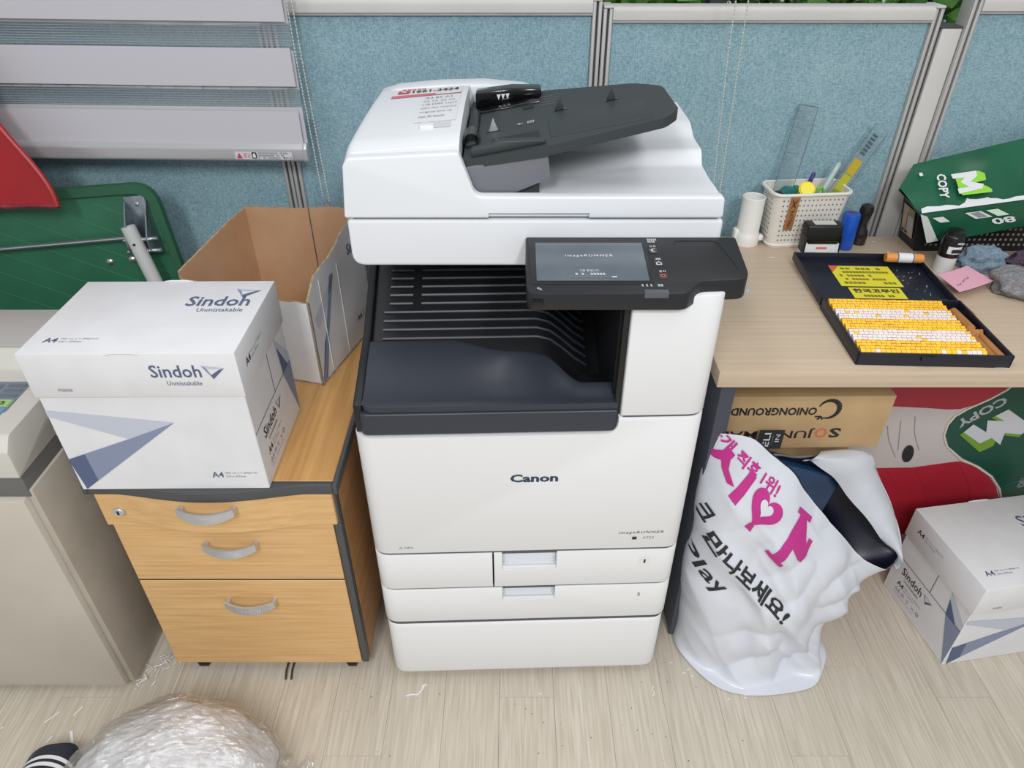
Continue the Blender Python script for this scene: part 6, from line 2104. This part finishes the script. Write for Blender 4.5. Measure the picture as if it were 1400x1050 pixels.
B().add([v * 0.93 for v in vs], fs).obj('inner_film', mat('inner_film_white', (226, 225, 228), 0.5, var=0.06, vscale=(30, 30, 30)), fb, smooth=80)
# film tail at the right
b = B()
b.grid(lambda u, v: (0.17 + 0.05 * u + 0.008 * sin(v * 11), 0.08 - 0.14 * v + 0.012 * sin(u * 9 + v * 5), 0.006 + 0.05 * (1 - u) * sin(v * pi) + 0.004 * sin(u * 12) * sin(v * 14) + 0.004), 18, 26)
b.obj('film_tail', M_film, fb, smooth=80)

# navy slipper with white stripes, tucked beside the film
sp = thing('slipper', 'navy slipper with white stripes on the floor at the lower left edge', 'slipper', (-0.848, 0.578, 0), 4)
sole = rpoly([(-0.045, -0.13), (0.045, -0.13), (0.05, 0.06), (0.03, 0.125), (-0.03, 0.125), (-0.05, 0.06)], [0.04, 0.04, 0.03, 0.03, 0.03, 0.03], 6)
M_nav = mat('navy_rubber', (36, 40, 56), 0.5, bump=0.1)
B().prism(sole, 0.0, 0.028, 'xy', 0.005, 2, ang=50).obj('sole', M_nav, sp)
def strap(u, v):
    th = pi * u
    return (0.052 * cos(th), -0.02 + 0.13 * v - 0.03 * (1 - sin(th)) * v, 0.02 + 0.055 * sin(th) * (1 - 0.45 * v * v))
B().grid(strap, 24, 10, thick=(0, 0, -0.004)).obj('strap', M_nav, sp, smooth=60)
for v0 in (0.52, 0.63, 0.74):
    B().grid(lambda u, v: Vector(strap(0.12 + 0.7 * u, v0 + 0.06 * v)) + Vector((0, 0, 0.001)), 20, 2).obj('stripe', M_inkw, sp, smooth=60)


# shreds of paper and film on the floor
def shred(pts, w, label, m=None, group=None):
    P = [Vector(p) for p in pts]
    o = P[0].copy()
    b = B()
    vs, fs = [], []
    for i, p in enumerate(P):
        t_ = (P[min(i + 1, len(P) - 1)] - P[max(i - 1, 0)]).normalized()
        s = Vector((-t_.y, t_.x, 0)) * w / 2
        q = p - o
        vs += [q - s + Vector((0, 0, 0.0006)), q + s + Vector((0, 0, 0.0006)), q + s + Vector((0, 0, 0.0012)), q - s + Vector((0, 0, 0.0012))]
    for i in range(len(P) - 1):
        for k in range(4):
            l = (k + 1) % 4
            fs.append((i * 4 + k, i * 4 + l, i * 4 + 4 + l, i * 4 + 4 + k))
    ob = b.add(vs, fs).obj('paper_shred', m or M_inkw, loc=o, smooth=0)
    tag(ob, label, 'paper scrap', group)
    return ob


shred([(-0.218, 0.812, 0), (-0.205, 0.815, 0), (-0.194, 0.815, 0), (-0.186, 0.826, 0), (-0.182, 0.836, 0)], 0.003, 'white paper shred bent like a hook in front of the copier')
shred([(-0.187, 0.832, 0), (-0.18, 0.838, 0.001), (-0.176, 0.834, 0)], 0.0025, 'small curl of white paper at the end of the hooked shred')
shred([(0.29, 0.812, 0), (0.294, 0.82, 0), (0.29, 0.826, 0), (0.294, 0.834, 0)], 0.0016, 'tiny zigzag white thread on the floor under the copier right corner')
for k, (x, y, a, L_) in enumerate(((-0.93, 0.755, 0.9, 0.03), (-0.88, 0.77, 1.1, 0.022), (-1.03, 0.725, 0.75, 0.032), (-0.905, 0.715, 1.2, 0.014))):
    shred([(x, y, 0), (x + cos(a) * L_, y + sin(a) * L_, 0)], 0.0022, 'thin straight white shred on the floor in front of the beige machine', group='thin shreds by the beige machine')
shred([(-0.868, 0.738, 0), (-0.856, 0.718, 0), (-0.845, 0.7, 0), (-0.843, 0.69, 0)], 0.005, 'wider bent white paper shred on the floor beside the slipper')
for k, (x, y) in enumerate(((0.37, 0.87), (0.376, 0.855), (0.36, 0.862), (0.44, 0.803), (0.475, 0.806), (0.055, 0.815), (0.336, 0.886))):
    shred([(x, y, 0), (x + 0.004, y + 0.003, 0), (x + 0.007, y + 0.001, 0)], 0.0016, 'tiny white crumb of paper on the floor near the copier and the bag', group='paper crumbs on the floor')
rr = random.Random(21)
cl = thing('film_shreds', 'clump of shiny clear film shreds on the floor between machine and cabinet', 'plastic film', (-0.75, 0.88, 0))
b = B()
for _ in range(26):
    x, y = rr.uniform(-0.02, 0.03), rr.uniform(-0.05, 0.05)
    x += y * 0.35
    p = Vector((x, y, rr.uniform(0.001, 0.008)))
    b.tube([p, p + Vector((rr.uniform(-.01, .012), rr.uniform(-.008, .012), rr.uniform(0, .006))), p + Vector((rr.uniform(-.012, .016), rr.uniform(-.01, .016), rr.uniform(0, .004)))], 0.0007, 4)
b.obj('shreds', mat('shiny_film', (236, 238, 242), 0.1, spec=0.9), cl)['kind'] = 'stuff'
# two cable ends poking out from under the cabinet
for x in (-0.478, -0.466):
    o = B().tube([(0, 0.09, 0.003), (0.001, 0.02, 0.003), (0.004, 0.0, 0.0025)], 0.0022, 8).obj('cable_end', mat('dark_cable', (70, 62, 56), 0.5), loc=(x, 0.848, 0.0005))
    tag(o, 'short dark cable end poking out from under the drawer cabinet', 'cable', 'cable ends under the cabinet')
b = B()
rr = random.Random(77)
for _ in range(60):
    x, y, s = rr.uniform(-0.35, 0.45), rr.uniform(0.6, 0.85), rr.uniform(0.0006, 0.0018)
    b.add([(x - s, y, 0.0004), (x, y - s * 0.7, 0.0004), (x + s, y, 0.0004), (x, y + s * 0.8, 0.0004)], [(0, 1, 2, 3)])
o = b.obj('floor_grit', M_inkk, smooth=0)
tag(o, 'dark specks of grit scattered on the floor in front of the copier', 'grit', kind='stuff')

bpy.data.scenes.remove(TMP)
